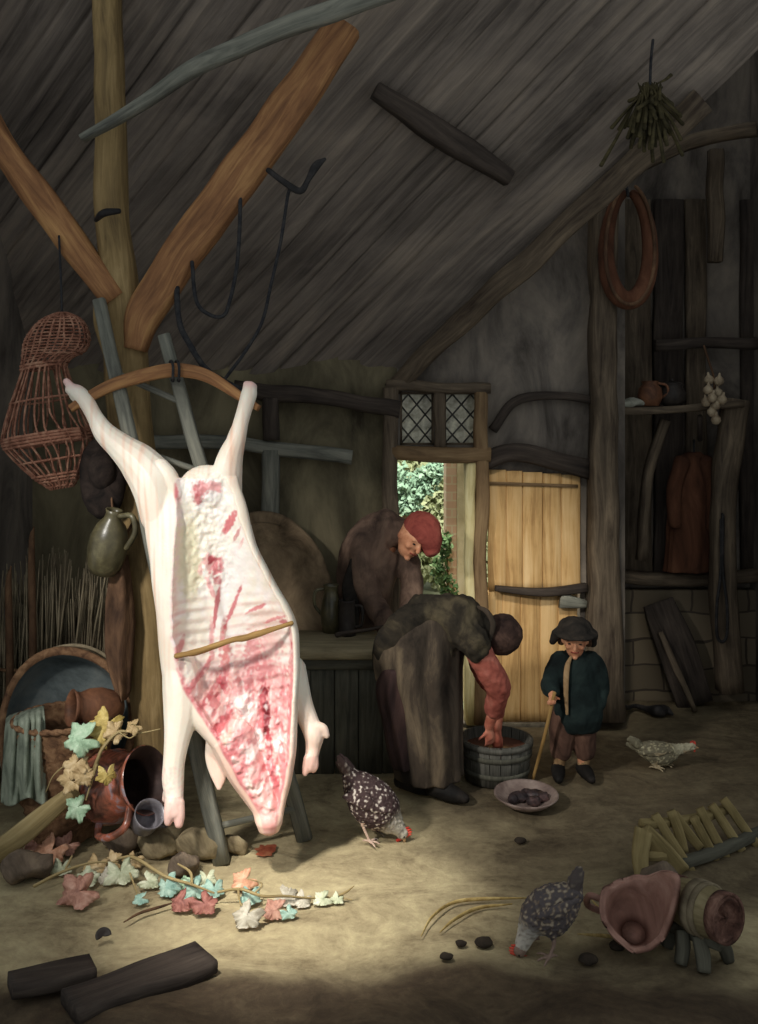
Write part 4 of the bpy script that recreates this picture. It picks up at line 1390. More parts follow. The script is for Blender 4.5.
def head(mb, c, face, up, h):
    """h = head height; skull, jaw, nose, ears, brow"""
    f = Vector(face).normalized(); u = Vector(up); u = (u - f * u.dot(f)).normalized(); s = u.cross(f)
    Rm = Matrix((s, f, u)).transposed()
    r_ = h / 2
    mb.ell(c + u * r_ * .12, (r_ * .74, r_ * .92, r_ * .86), Rm, 20)
    mb.ell(c - u * r_ * .42 + f * r_ * .22, (r_ * .54, r_ * .58, r_ * .58), Rm, 16)
    mb.ell(c - u * r_ * .86 + f * r_ * .62, (r_ * .2, r_ * .17, r_ * .14), Rm, 10)
    mb.tube([c + u * r_ * .16 + f * r_ * .84, c - u * r_ * .08 + f * r_ * 1.02, c - u * r_ * .22 + f * r_ * 1.04], [r_ * .07, r_ * .11, r_ * .13], 8, 3)
    for q in (-1, 1):
        mb.ell(c + s * q * r_ * .74 + u * r_ * .0, (r_ * .09, r_ * .17, r_ * .25), Rm, 10)
        mb.ell(c + s * q * r_ * .34 + u * r_ * .22 + f * r_ * .78, (r_ * .2, r_ * .1, r_ * .07), Rm, 8)
        mb.ell(c + s * q * r_ * .38 - u * r_ * .2 + f * r_ * .62, (r_ * .2, r_ * .2, r_ * .17), Rm, 8)
    mb.ell(c - u * r_ * .5 + f * r_ * .8, (r_ * .22, r_ * .09, r_ * .06), Rm, 8)
    return f, u, s, r_


def face_parts(c, fr, body):
    f, u, s, r_ = fr
    Rm = Matrix((s, f, u)).transposed()
    for q in (-1, 1):
        MB().ell(c + s * q * r_ * .33 + u * r_ * .06 + f * r_ * .86, (r_ * .10, r_ * .05, r_ * .05), Rm, 8).build('eye', MATS['shoe_black'], body)
    MB().tube([c - s * r_ * .22 - u * r_ * .46 + f * r_ * .84, c - u * r_ * .47 + f * r_ * .89, c + s * r_ * .22 - u * r_ * .46 + f * r_ * .84], r_ * .035, 6, 3).build('mouth', MATS['cap_red'], body)


def cloth(mb, vox, amp, sc, stretch=1.0, seed=0, smooth=3):
    f_ = fuse(mb, vox, smooth, .5)
    for i, (v, n_) in enumerate(zip(f_.V, f_.N)):
        w_ = nz(v.x * sc + seed, v.y * sc, v.z * sc * stretch)
        w2 = nz(v.x * sc * 2.3 + seed, v.y * sc * 2.3 + 5, v.z * sc * 2.3 * stretch)
        f_.V[i] = v + n_ * amp * (w_ + .5 * w2)
    return f_


def folds_tube(mb, secs, nf, depth, n=72, seed=0):
    """skirt-like tube from (centre, rx, ry) sections with deepening folds"""
    q = catmull([(*c, rx, ry, fd) for c, rx, ry, fd in secs], 6)
    rings = []
    for i, x in enumerate(q):
        c = Vector(x[:3]); rx, ry, fd = x[3:]
        rr = []
        for j in range(n):
            a_ = 2 * math.pi * j / n
            k = 1 + fd * depth * (math.sin(nf * a_ + 1.5 * math.sin(2 * a_ + seed)) + .5 * math.sin((nf * 2 - 3) * a_ + seed))
            rr.append(c + Vector((math.cos(a_) * rx * k, math.sin(a_) * ry * k, 0)))
        rings.append(rr)
    return mb.sweep(rings)


# ---------------- stooping figure washing at the tub
YW = 4.86
fa, fb_ = G(408, 792), G(440, 800)
hipc = P(424, 640, YW)
bm_ = MB()
for ft, hx in ((fa, -.05), (fb_, .05)):
    hp = hipc + Vector((hx, -.03 if hx > 0 else .06, -.03))
    kn = (hp + Vector((ft.x, ft.y, .08))) / 2 + Vector((.03, 0, .0))
    bm_.tube([hp, kn, Vector((ft.x - .01, ft.y, .09))], [.085, .055, .036], 12, 5)
    bm_.tube([Vector((ft.x - .02, ft.y + .02, .05)), Vector((ft.x + .05, ft.y - .02, .035)), Vector((ft.x + .11, ft.y - .05, .03))], [.032, .034, .022], 10, 4)
chest = P(464, 628, YW); neck = P(481, 632, YW); hd = P(499, 633, YW)
bm_.tube([hipc + Vector((-.02, 0, 0)), P(440, 624, YW), chest, P(476, 630, YW)], [.13, .115, .125, .09], 16, 5)
bm_.tube([P(474, 630, YW), neck, hd], [.06, .05, .05], 12, 4)
fr1 = head(bm_, hd, Vector((.45, -.12, -.9)), Vector((.9, 0, .45)), .20)
SH1, EL1, WR1 = P(474, 642, YW - .12), P(498, 688, YW - .06), P(489, 726, YW + .07)
SH2, EL2, WR2 = P(470, 638, YW + .12), P(496, 690, YW + .16), P(497, 728, YW + .20)
for a_, b_, c_ in ((SH1, EL1, WR1), (SH2, EL2, WR2)):
    bm_.tube([a_, b_, c_], [.05, .042, .028], 12, 5)
hand(bm_, WR1, Vector((.1, .12, -.9)), Vector((0, -.4, -.1)) + Vector((-.6, .1, 0)), .15, .5)
hand(bm_, WR2, Vector((.02, -.05, -.9)), Vector((-.8, .2, 0)), .15, .5)
washer = fuse(bm_, .006, 3, .5).build('person', MATS['skin_red'])
tag(washer, 'person in dark jacket and long grey skirt stooping over the washtub', 'person')
face_parts(hd, fr1, washer)
sk = MB()
folds_tube(sk, [(P(428, 606, YW), .10, .08, 0), (P(424, 622, YW), .19, .15, .3), (P(419, 645, YW), .235, .19, .6), (P(418, 672, YW), .225, .20, .8), (P(422, 700, YW), .20, .19, 1), (P(425, 740, YW), .185, .19, 1), (P(428, 776, YW), .175, .18, 1)], 9, .085, seed=1)
cloth(sk, .009, .008, 9, .35, 1, 1).build('skirt', MATS['skirt_grey'], washer)
ap = MB()
folds_tube(ap, [(P(398, 664, YW - .02), .10, .15, .5), (P(394, 690, YW - .03), .10, .15, 1), (P(400, 725, YW - .03), .095, .14, 1), (P(408, 764, YW - .03), .09, .13, 1)], 6, .06, seed=4)
cloth(ap, .009, .008, 11, .3, 4, 1).build('underskirt', MATS['breeches_plum'], washer)
bu = MB()
bu.tube([P(384, 668, YW - .03), P(392, 640, YW - .05), P(412, 620, YW - .06), P(434, 612, YW - .04)], [.06, .085, .09, .06], 14, 6)
bu.tube([P(384, 668, YW + .06), P(394, 644, YW + .09), P(414, 624, YW + .09), P(434, 616, YW + .06)], [.05, .08, .085, .06], 14, 6)
cloth(bu, .009, .012, 12, .6, 6).build('tucked_overskirt', MATS['jacket_olive'], washer)
jk = MB()
jk.tube([P(420, 612, YW), P(440, 618, YW), P(462, 624, YW), P(480, 630, YW)], [.10, .135, .15, .10], 18, 6)
jk.tube([P(458, 628, YW - .08), P(472, 640, YW - .13), P(478, 650, YW - .13)], [.09, .085, .07], 14, 5)
jk.tube([P(458, 626, YW + .08), P(470, 636, YW + .13), P(476, 648, YW + .14)], [.09, .085, .07], 14, 5)
jk.tube([P(446, 630, YW - .06), P(448, 650, YW - .1), P(446, 668, YW - .1)], [.06, .035, .012], 10, 5)
cloth(jk, .008, .015, 15, .8, 2).build('jacket', MATS['jacket_olive'], washer)
MB().tube([P(478, 607, YW - .06), P(487, 612, YW - .11), P(493, 624, YW - .12), P(490, 640, YW - .11)], [.010, .014, .015, .010], 8, 5, flat=.6).build('neckerchief', MATS['skirt_grey'], washer)
bn = MB()
fz, uz, sz_, rz_ = fr1
bn.ell(hd + fz * .012 + uz * .010, (.108, .112, .114), Matrix((sz_, fz, uz)).transposed(), 20)
bnf = cloth(bn, .007, .006, 22, 1, 3)
bnf.build('bonnet', MATS['bonnet_dark'], washer)
sl = MB()
for a_, b_, c_ in ((SH1, EL1, WR1), (SH2, EL2, WR2)):
    e_ = b_.lerp(c_, .62)
    sl.tube([a_.lerp(b_, .15), a_.lerp(b_, .6), b_, e_], [.066, .075, .066, .044], 14, 5)
cloth(sl, .007, .010, 18, .8, 9).build('sleeves', MATS['sleeve_red'], washer)
for ft in (fa, fb_):
    sh = MB()
    sh.tube([Vector((ft.x - .045, ft.y + .03, .05)), Vector((ft.x + .01, ft.y, .055)), Vector((ft.x + .07, ft.y - .03, .042)), Vector((ft.x + .13, ft.y - .06, .03))], [.04, .05, .046, .026], 12, 5)
    sh.tube([Vector((ft.x - .03, ft.y + .01, .05)), Vector((ft.x - .03, ft.y + .01, .12))], [.045, .046], 10, 3)
    for i, v in enumerate(sh.V):
        sh.V[i] = Vector((v.x, v.y, max(v.z, .0)))
    fuse(sh, .007, 2).build('shoe', MATS['shoe_black'], washer)

# ---------------- figure in the red cap behind the table
YR = 5.70
mn = MB()
hipm = P(366, 652, YR)
for q in (-1, 1):
    mn.tube([hipm + Vector((.07 * q, .02, -.02)), hipm + Vector((.07 * q, .02, -.30)), Vector((hipm.x + .075 * q, YR + .05, .07))], [.08, .055, .04], 12, 5)
    mn.tube([Vector((hipm.x + .075 * q, YR + .06, .045)), Vector((hipm.x + .085 * q, YR - .09, .035))], [.035, .028], 10, 3)
hdm = P(411, 538, YR - .14)
mn.tube([hipm, P(364, 615, YR), P(368, 565, YR - .02), P(385, 536, YR - .05)], [.15, .15, .16, .10], 18, 5)
mn.tube([P(384, 536, YR - .05), P(398, 533, YR - .09), hdm], [.07, .06, .055], 12, 4)
frm = head(mn, hdm, Vector((.38, -.78, -.42)), Vector((.5, -.15, .85)), .24)
A1, A2, A3 = P(362, 548, YR - .17), P(372, 600, YR - .22), P(392, 634, YR - .42)
B1, B2, B3 = P(398, 548, YR + .04), P(410, 592, YR - .12), P(404, 634, YR - .36)
for a_, b_, c_ in ((A1, A2, A3), (B1, B2, B3)):
    mn.tube([a_, b_, c_], [.06, .046, .03], 12, 5)
hand(mn, A3, Vector((.55, -.35, -.15)), Vector((.2, .3, .9)), .17, .6)
hand(mn, B3, Vector((-.3, -.5, -.15)), Vector((.2, .1, .9)), .17, .6)
man = fuse(mn, .007, 3, .5).build('person', MATS['skin_tone'])
tag(man, 'person in a red cap and brown coat leaning over the table by the open doorway', 'person')
face_parts(hdm, frm, man)
ct = MB()
ct.tube([P(364, 668, YR), P(364, 630, YR), P(365, 590, YR), P(371, 554, YR - .02), P(384, 533, YR - .05), P(399, 531, YR - .08)], [.15, .165, .185, .195, .155, .095], 20, 6)
ct.tube([P(366, 544, YR - .13), P(363, 575, YR - .19), P(374, 604, YR - .23), P(388, 628, YR - .37)], [.095, .085, .075, .058], 14, 5)
ct.tube([P(396, 546, YR + .02), P(410, 572, YR - .06), P(412, 594, YR - .12), P(406, 626, YR - .32)], [.095, .08, .068, .055], 14, 5)
cloth(ct, .010, .014, 10, .6, 12).build('coat', MATS['coat_plum'], man)
st_ = MB().tube([P(352, 560, YR - .22), P(350, 590, YR - .24), P(356, 625, YR - .24)], [.012, .05, .02], 10, 5, flat=.35)
st_.build('dark_vest_edge', MATS['cap_black'], man)
fz, uz, sz_, rz_ = frm
cp = MB()
Rm = Matrix((sz_, fz, uz)).transposed()
cp.ell(hdm + uz * .055 - fz * .012 + Vector((.045, 0, .0)), (.122, .13, .112), Rm, 22)
cp.tube([hdm + uz * .05 + Vector((.05, -.02, .02)), hdm + Vector((.105, -.04, .01)), hdm + Vector((.125, -.05, -.07))], [.10, .09, .055], 14, 5)
cpf = cloth(cp, .008, .006, 14, 1, 3)
cpf.build('cap', MATS['cap_red'], man)

# ---------------- child with a stick
gb = G(571, 776)
YC = gb.y
by = MB()
hipb = P(573, 708, YC)
feet = ((558, 768, -1), (583, 775, 1))
for fx, fy, q in feet:
    ft = P(fx, fy, YC); ft.z = .04
    by.tube([hipb + Vector((.045 * q, 0, 0)), Vector((hipb.x + .055 * q, YC - .01, .23)), Vector((ft.x, YC + .0, .05))], [.06, .044, .028], 12, 5)
    by.tube([Vector((ft.x, YC + .01, .035)), Vector((ft.x + .01 * q, YC - .09, .028))], [.028, .022], 10, 3)
hdb = P(575, 640, YC - .03)
by.tube([hipb, P(574, 685, YC), P(575, 664, YC)], [.085, .09, .085], 16, 5)
by.tube([P(575, 664, YC), P(575, 654, YC - .01), hdb], [.055, .04, .045], 12, 4)
frb = head(by, hdb, Vector((-.22, -1, -.14)), Vector((0, -.1, 1)), .185)
LS, LE, LW = P(560, 664, YC - .02), P(551, 683, YC - .05), P(552, 694, YC - .15)
RS, RE, RW = P(592, 664, YC), P(599, 688, YC + .01), P(594, 708, YC - .06)
for a_, b_, c_ in ((LS, LE, LW), (RS, RE, RW)):
    by.tube([a_, b_, c_], [.045, .036, .024], 12, 5)
hand(by, LW, Vector((-.1, -.55, -.45)), Vector((.8, -.2, .3)), .115, 1.25)
hand(by, RW, Vector((-.3, -.4, -.8)), Vector((-.3, -.8, .3)), .115, .7)
boy = fuse(by, .0052, 3, .5).build('person', MATS['skin_tone'])
tag(boy, 'small child in a dark cap and jacket standing with a stick before the half door', 'person')
face_parts(hdb, frb, boy)
jb = MB()
jb.tube([P(575, 654, YC), P(575, 664, YC), P(576, 682, YC), P(577, 702, YC), P(578, 716, YC)], [.06, .115, .125, .135, .14], 20, 6)
jb.tube([P(562, 661, YC - .01), P(555, 674, YC - .03), P(551, 686, YC - .08), P(552, 692, YC - .125)], [.07, .062, .055, .042], 14, 5)
jb.tube([P(589, 661, YC), P(597, 676, YC), P(600, 690, YC), P(597, 704, YC - .035)], [.07, .065, .056, .045], 14, 5)
jbf = cloth(jb, .007, .009, 14, .6, 7)
jbf.V = [v for v in jbf.V]
jbf.build('jacket', MATS['jacket_teal'], boy)
MB().tube([P(571, 657, YC - .085), P(567, 668, YC - .12), P(566, 690, YC - .135), P(567, 714, YC - .14)], [.008, .016, .014, .008], 8, 5, flat=.5).build('shirt_front', MATS['stocking'], boy)
br = MB()
for q, kx in ((-1, 561), (1, 585)):
    br.tube([P(573 + 5 * q, 704, YC), P(573 + 9 * q, 725, YC - .005), P(kx, 752, YC)], [.085, .082, .06], 14, 5)
cloth(br, .007, .008, 16, .5, 2).build('breeches', MATS['boy_breeches'], boy)
for (fx, fy, q), kx in zip(feet, (561, 585)):
    ft = P(fx, fy, YC)
    MB().tube([P(kx, 750, YC), Vector((ft.x, YC, .05))], [.04, .032], 12, 4).build('stocking', MATS['stocking'], boy)
    sh = MB().tube([Vector((ft.x - .005 * q, YC + .035, .035)), Vector((ft.x, YC, .042)), Vector((ft.x + .012 * q, YC - .07, .034)), Vector((ft.x + .02 * q, YC - .125, .026))], [.032, .04, .036, .022], 12, 5)
    for i, v in enumerate(sh.V):
        sh.V[i] = Vector((v.x, v.y, max(0, v.z)))
    sh.build('shoe', MATS['shoe_black'], boy)
fz, uz, sz_, rz_ = frb
Rm = Matrix((sz_, fz, uz)).transposed()
cb = MB()
cb.ell(hdb + uz * .062 + fz * -.02, (.098, .105, .062), Rm, 20)
cb.ell(hdb + uz * .048 + fz * .01, (.125, .125, .022), Rm, 20)
cb.tube([hdb + sz_ * -.10 + uz * .03, hdb + sz_ * -.125 + uz * -.02], [.035, .018], 10, 3)
cb.tube([hdb + sz_ * .09 + uz * .03 - fz * .03, hdb + sz_ * .10 - uz * .04 - fz * .05], [.035, .02], 10, 3)
cloth(cb, .006, .005, 20, 1, 5).build('cap', MATS['cap_black'], boy)
hr = MB()
for q in (-1, 1):
    hr.tube([hdb + sz_ * q * .07 + uz * .03 - fz * .02, hdb + sz_ * q * .076 - uz * .03 - fz * .03], [.028, .02], 8, 3)
hr.ell(hdb - fz * .045 - uz * .01, (.07, .05, .075), Rm, 14)
hr.build('hair', MATS['hair_brown'], boy)
hp = LW + Vector((-.1, -.55, -.45)).normalized() * .055
foot_ = G(533, 780); foot_.z = 0
top_ = hp + (hp - foot_).normalized() * .06
stk = MB().tube([foot_ + Vector((0, 0, .008)), foot_.lerp(top_, .5) + Vector((.004, 0, 0)), top_], [.009, .010, .010], 8, 6, wob=.15)
tag(stk.build('walking_stick', MATS['stick_tan']), 'thin wooden stick held by the child, its end on the floor', 'stick')
# ------------------------------------------------------------------ table and what stands on and behind it
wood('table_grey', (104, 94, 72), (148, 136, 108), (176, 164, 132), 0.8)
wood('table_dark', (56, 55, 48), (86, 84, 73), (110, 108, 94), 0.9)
wood('tub_wood', (56, 54, 48), (92, 90, 82), (124, 120, 110), 0.75)
mottle('bark_brown', (82, 68, 52), (132, 112, 88), (166, 144, 114), 3.5, 0.95, 0.5)
mottle('dark_clay', (34, 30, 28), (54, 48, 44), (76, 68, 62), 7, 0.5, 0.2)
tb = thing('table', 'broad grey table with a closed board base behind the carcass', 'table', (-.38, 5.33, 0))
TZ = .715
c0, c1, yc, rr = -.80, .02, 5.33, .235


def stad(rad, z, n=22):
    out = []
    for k in range(n):
        a_ = math.pi / 2 + math.pi * k / (n - 1)
        out.append(Vector((c0 + rad * math.cos(a_), yc + rad * math.sin(a_), z)))
    for k in range(n):
        a_ = -math.pi / 2 + math.pi * k / (n - 1)
        out.append(Vector((c1 + rad * math.cos(a_), yc + rad * math.sin(a_), z)))
    return out


mb = MB().sweep([stad(rr - .012, TZ - .07), stad(rr, TZ - .06), stad(rr, TZ - .012), stad(rr - .012, TZ)])
mb.Gr = [(v.x, v.y, v.z) for v in mb.V]
mb.build('table_top', MATS['table_grey'], tb)
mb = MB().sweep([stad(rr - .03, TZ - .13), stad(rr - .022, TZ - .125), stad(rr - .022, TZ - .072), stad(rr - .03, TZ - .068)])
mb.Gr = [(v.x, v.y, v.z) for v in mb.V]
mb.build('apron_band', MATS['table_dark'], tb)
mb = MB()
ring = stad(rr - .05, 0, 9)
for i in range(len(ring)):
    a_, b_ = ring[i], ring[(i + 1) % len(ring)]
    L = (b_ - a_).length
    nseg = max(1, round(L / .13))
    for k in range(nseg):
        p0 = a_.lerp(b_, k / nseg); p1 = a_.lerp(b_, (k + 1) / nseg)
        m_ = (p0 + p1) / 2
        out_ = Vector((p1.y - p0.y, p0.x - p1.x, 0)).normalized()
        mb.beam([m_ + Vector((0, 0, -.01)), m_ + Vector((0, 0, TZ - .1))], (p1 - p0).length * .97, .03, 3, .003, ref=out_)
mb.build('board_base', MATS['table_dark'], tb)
stf = MB().tube([P(337, 635, 5.26), P(352, 632, 5.26), P(372, 629, 5.28), P(400, 622, 5.3)], [.016, .012, .010, .010], 8, 4, flat=.7)
for i, v in enumerate(stf.V):
    stf.V[i] = Vector((v.x, v.y, TZ + .012 + (v.z - TZ) * .05 if v.z < TZ + .012 else v.z))
tag(stf.build('ladle', MATS['dark_wood']), 'dark wooden ladle lying on the front of the table top', 'ladle')
tr = thing('oval_trough', 'large oval brown wooden trough propped on end behind the table', 'trough', (P(262, 0, 5.8).x, 5.8, 0))
M = axis_matrix(Vector((P(262, 0, 5.8).x, 5.80, .71)), Vector((.0, -1, .10)), Vector((1, 0, 0))) @ Matrix.Diagonal((1, 1.46, 1, 1))
MB().lathe([(.002, .035), (.25, .04), (.40, .06), (.44, .075)], 48, M).build('hollow', MATS['bark_brown'], tr)
MB().lathe([(.44, .075), (.475, .085), (.49, .07), (.47, .0), (.38, -.06), (.002, -.075)], 48, M).rough(.006, 8).build('outer_side', MATS['bark_brown'], tr)
jg = thing('dark_jug', 'dark earthenware jug with a pale glint at the back of the table', 'jug', P(330, 631, 5.5))
jb_ = Vector((P(331, 0, 5.5).x, 5.5, TZ))
MB().lathe([(.002, 0), (.05, 0), (.062, .06), (.066, .13), (.055, .20), (.042, .24), (.044, .28), (.05, .29), (.042, .285), (.036, .24), (.05, .19), (.058, .12), (.05, .02), (.002, .02)], 28, Matrix.Translation(jb_)).build('jug_body', MATS['stoneware_green'], jg)
MB().tube([jb_ + Vector((-.045, 0, .265)), jb_ + Vector((-.095, -.01, .25)), jb_ + Vector((-.10, -.01, .17)), jb_ + Vector((-.06, 0, .11))], .010, 8, 5).build('handle', MATS['stoneware_green'], jg)
tk = thing('tankard', 'dark straight-sided tankard standing between the jug and the brown coat', 'tankard', (P(350, 0, 5.36).x, 5.36, TZ))
kb = Vector((P(347, 0, 5.42).x, 5.42, TZ))
MB().lathe([(.002, 0), (.055, 0), (.056, .02), (.05, .03), (.05, .20), (.054, .21), (.048, .212), (.045, .2), (.045, .02), (.002, .015)], 26, Matrix.Translation(kb)).build('tankard_body', MATS['dark_clay'], tk)
MB().tube([kb + Vector((.048, -.01, .18)), kb + Vector((.09, -.02, .17)), kb + Vector((.09, -.02, .07)), kb + Vector((.048, -.01, .05))], .009, 8, 5).build('handle', MATS['dark_clay'], tk)

# ------------------------------------------------------------------ wash tub and dish
wt = thing('washtub', 'round wooden washtub banded in grey in front of the half door', 'washtub', (P(496, 0, 5.07).x, 5.07, 0))
M = Matrix.Translation((P(496, 0, 5.07).x, 5.07, 0))
mb = MB()
for k in range(20):
    a0, a1 = 2 * math.pi * k / 20 + .01, 2 * math.pi * (k + 1) / 20 - .01
    prof = [(.16, 0), (.178, 0), (.203, .22), (.188, .225), (.166, .02), (.16, 0)]
    mb.lathe(prof, 3, M, arc=(a0, a1))
for i, v in enumerate(mb.V):
    mb.Gr[i] = (v.z, math.atan2(v.y - 5.07, v.x - M.translation.x) * .8, 0)
wst = mb.build('staves', MATS['tub_wood'], wt)
MB().lathe([(.002, .03), (.168, .03), (.168, .015), (.002, .015)], 40, M).build('tub_bottom', MATS['tub_wood'], wt)
for z, r_ in ((.055, .1865), (.15, .1975), (.205, .2035)):
    MB().lathe([(r_ - .002, z - .014), (r_ + .003, z - .014), (r_ + .005, z + .014), (r_ - .0005, z + .014), (r_ - .002, z - .014)], 44, M).build('hoop', MATS['table_dark'] if z < .2 else MATS['tub_wood'], wst)
m, nt, b = base_mat('wash_water', 0.12, 0.5)
b.inputs['Base Color'].default_value = lin(118, 78, 62)
mb = MB(); mb.lathe([(.002, .165), (.1, .166), (.188, .165)], 40, M)
mb.build('water', MATS['wash_water'], wt)
mottle('dish_glaze', (96, 80, 74), (130, 112, 104), (160, 142, 132), 8, 0.35, 0.1)
gd = G(526, 805)
ds = thing('dish', 'shallow pinkish dish of scraps on the floor in front of the washtub', 'dish', (gd.x, gd.y, 0))
M = Matrix.Translation((gd.x, gd.y, 0)) @ Matrix.Rotation(.05, 4, 'X')
MB().lathe([(.002, .022), (.08, .022), (.11, .034), (.155, .062), (.165, .066), (.168, .06), (.12, .02), (.085, .002), (.002, .002)], 40, M).build('dish_body', MATS['dish_glaze'], ds)
mottle('scraps', (36, 30, 32), (60, 50, 50), (104, 78, 74), 14, 0.4, 0.4)
sc = MB()
for (dx, dy, r_) in ((.05, .02, .05), (.085, -.01, .035), (.01, .03, .045), (-.04, .0, .05), (-.07, -.03, .03), (.03, -.05, .04)):
    sc.ell(M @ Vector((dx, dy, .045)), (r_, r_ * .8, .028))
scf = fuse(sc, .005, 2)
scf.rough(.006, 40)
o = scf.build('meat_scraps', MATS['scraps']); tag(o, 'dark heap of meat scraps in the shallow dish on the floor', 'meat scraps')

# ------------------------------------------------------------------ hens
MATS['plumage'] = vcol('plumage', 0.8, 0.15, 120, 0.7)
mottle('comb_red', (150, 36, 30), (196, 62, 48), (214, 100, 80), 20, 0.5, 0.2)
mottle('beak_horn', (150, 116, 78), (190, 150, 108), (206, 172, 132), 20, 0.5, 0.1)


def hen(label, Y, body, neck, headp, beak, legs, tail, wing, pal, vox=.0042):
    """body: [(px,py,r)], neck: [(px,py,r)], legs: [[(px,py,dy)..]], tail: (base, [tips])"""
    s = Y / F
    dark, light, pale, neckc, legc = pal
    mb = MB()
    mb.tube([P(x, y, Y) for x, y, r_ in body], [r_ * s for x, y, r_ in body], 18, 6, flat=.88)
    mb.tube([P(x, y, Y - .01) for x, y, r_ in neck], [r_ * s for x, y, r_ in neck], 14, 5)
    hx, hy, hr = headp
    mb.ell(P(hx, hy, Y - .015), (hr * s, hr * s * .85, hr * s), n=16)
    foot_pts = []
    for lg in legs:
        pts = [P(x, y, Y + dy) for x, y, dy in lg]
        z0 = pts[-1]
        f0 = Vector((z0.x, z0.y, .008))
        mb.tube([pts[0], pts[1], f0 + Vector((0, 0, .012))], [.016, .009, .0062], 8, 4)
        dirx = 1 if hx > body[0][0] else -1
        for dx, dy in ((.05 * dirx, -.018), (.042 * dirx, .03), (.03 * dirx, -.05), (-.03 * dirx, .012)):
            mb.tube([f0 + Vector((0, 0, .004)), f0 + Vector((dx * .6, dy * .6, .006)), f0 + Vector((dx, dy, .0))], [.0065, .0058, .0042], 8, 3)
        foot_pts.append(f0)
    f_ = fuse(mb, vox, 2, .5)
    ztop = max(f.z for f in foot_pts)
    nk = [P(x, y, Y) for x, y, r_ in neck] + [P(hx, hy, Y)]
    bd = [P(x, y, Y) for x, y, r_ in body]

    def dist(v, pts):
        return min((v - p).length for p in pts)

    def colr(v):
        n1 = nz(v.x, v.y, v.z, 75); n2 = nz(v.x + 5, v.y, v.z, 34)
        c = mixc(dark, light, sstep(.02, .32, n1 + .35 * n2))
        c = mixc(c, pale, sstep(.28, .45, n1 + .3 * n2))
        k = 1 - sstep(.75 * neck[-1][2] * s + .01, 2.6 * neck[-1][2] * s + .02, dist(v, nk[1:]))
        c = mixc(c, mixc(neckc, dark, max(0, n1) * 1.4), k * .9)
        hd_ = sstep(.04, .0, (v - P(hx, hy, Y)).length - hr * s * .5) if False else (1 if (v - P(hx, hy, Y)).length < hr * s * 1.15 else 0)
        if hd_:
            c = mixc(c, (.55, .22, .18), .5)
        if v.z < bd[0].z * 0 + .11 and dist(v, bd) > max(r_ for _, _, r_ in body) * s * 1.02:
            c = legc
        return c

    for i, (v, n_) in enumerate(zip(f_.V, f_.N)):
        if v.z > .07:
            f_.V[i] = v + n_ * .0045 * nz(v.x, v.y, v.z, 90)
    o = f_.build('hen', MATS['plumage'], color=colr, weld=False)
    tag(o, label, 'hen')
    # tail blades
    (tx, ty), tips = tail
    tm = MB()
    rnd = random.Random(int(tx))
    for i, (ex, ey) in enumerate(tips):
        off = (i - (len(tips) - 1) / 2) * .018
        a_ = P(tx + rnd.uniform(-2, 2), ty + rnd.uniform(-2, 2), Y + off * .4)
        b_ = P(ex, ey, Y + off)
        tm.tube([a_, a_.lerp(b_, .5) + Vector((0, 0, .004)), b_], [.014, .024, .009], 8, 5, flat=.3)
    tm.rough(.003, 60)
    tm.build('tail', MATS['plumage'], o, color=lambda v: mixc(mixc(dark, light, .15), pale, sstep(.2, .4, nz(v.x, v.y, v.z, 60)) * .6))
    for q in (-1, 1):
        wm = MB()
        n_w = 7
        for i in range(n_w):
            t = i / (n_w - 1)
            a_ = P(wing[0][0] + (wing[1][0] - wing[0][0]) * t * .35, wing[0][1] + (wing[1][1] - wing[0][1]) * t * .35 + (t - .5) * 4, Y) + Vector((0, q * wing[2] * s * .92, 0))
            b_ = P(wing[1][0] + (t - .5) * wing[3], wing[1][1] - (t - .5) * wing[3] * .6, Y) + Vector((0, q * wing[2] * s * .72, 0))
            wm.tube([a_, a_.lerp(b_, .5) + Vector((0, q * .012, 0)), b_], [.014, .024, .009], 8, 5, flat=.55)
        wf = fuse(wm, .004, 1)
        for i, (v, n_) in enumerate(zip(wf.V, wf.N)):
            wf.V[i] = v + n_ * .004 * nz(v.x, v.y, v.z, 80)
        wf.build('wing', MATS['plumage'], o, color=colr, weld=False)
    cm = MB()
    u = Vector((P(beak[0], beak[1], Y) - P(hx, hy, Y))).normalized()
    side = Vector((u.z, 0, -u.x))
    if side.z < 0:
        side = -side
    hc = P(hx, hy, Y - .015)
    for k, (a_, h_) in enumerate(((-.5, .5), (-.1, .72), (.3, .7), (.65, .5))):
        b_ = hc + u * a_ * hr * s + side * hr * s * .8
        cm.tube([b_ - side * hr * s * .3, b_ + side * hr * s * h_], [hr * s * .30, hr * s * .14], 8, 3, flat=.5)
    cm.build('comb', MATS['comb_red'], o)
    MB().tube([hc + u * hr * s * .85 - side * hr * s * .35, hc + u * hr * s * .9 - side * hr * s * 1.1], [hr * s * .2, hr * s * .26], 8, 3, flat=.6).build('wattle', MATS['comb_red'], o)
    MB().tube([hc + u * hr * s * .8, hc + u * hr * s * 1.25, P(beak[0], beak[1], Y - .015)], [hr * s * .34, hr * s * .26, hr * s * .06], 8, 4).build('beak', MATS['beak_horn'], o)
    for q in (-1, 1):
        MB().ell(hc + u * hr * s * .42 + side * hr * s * .2 + Vector((0, q * hr * s * .74, 0)), (hr * s * .15,) * 3, n=8).build('eye', MATS['shoe_black'], o)
    return o


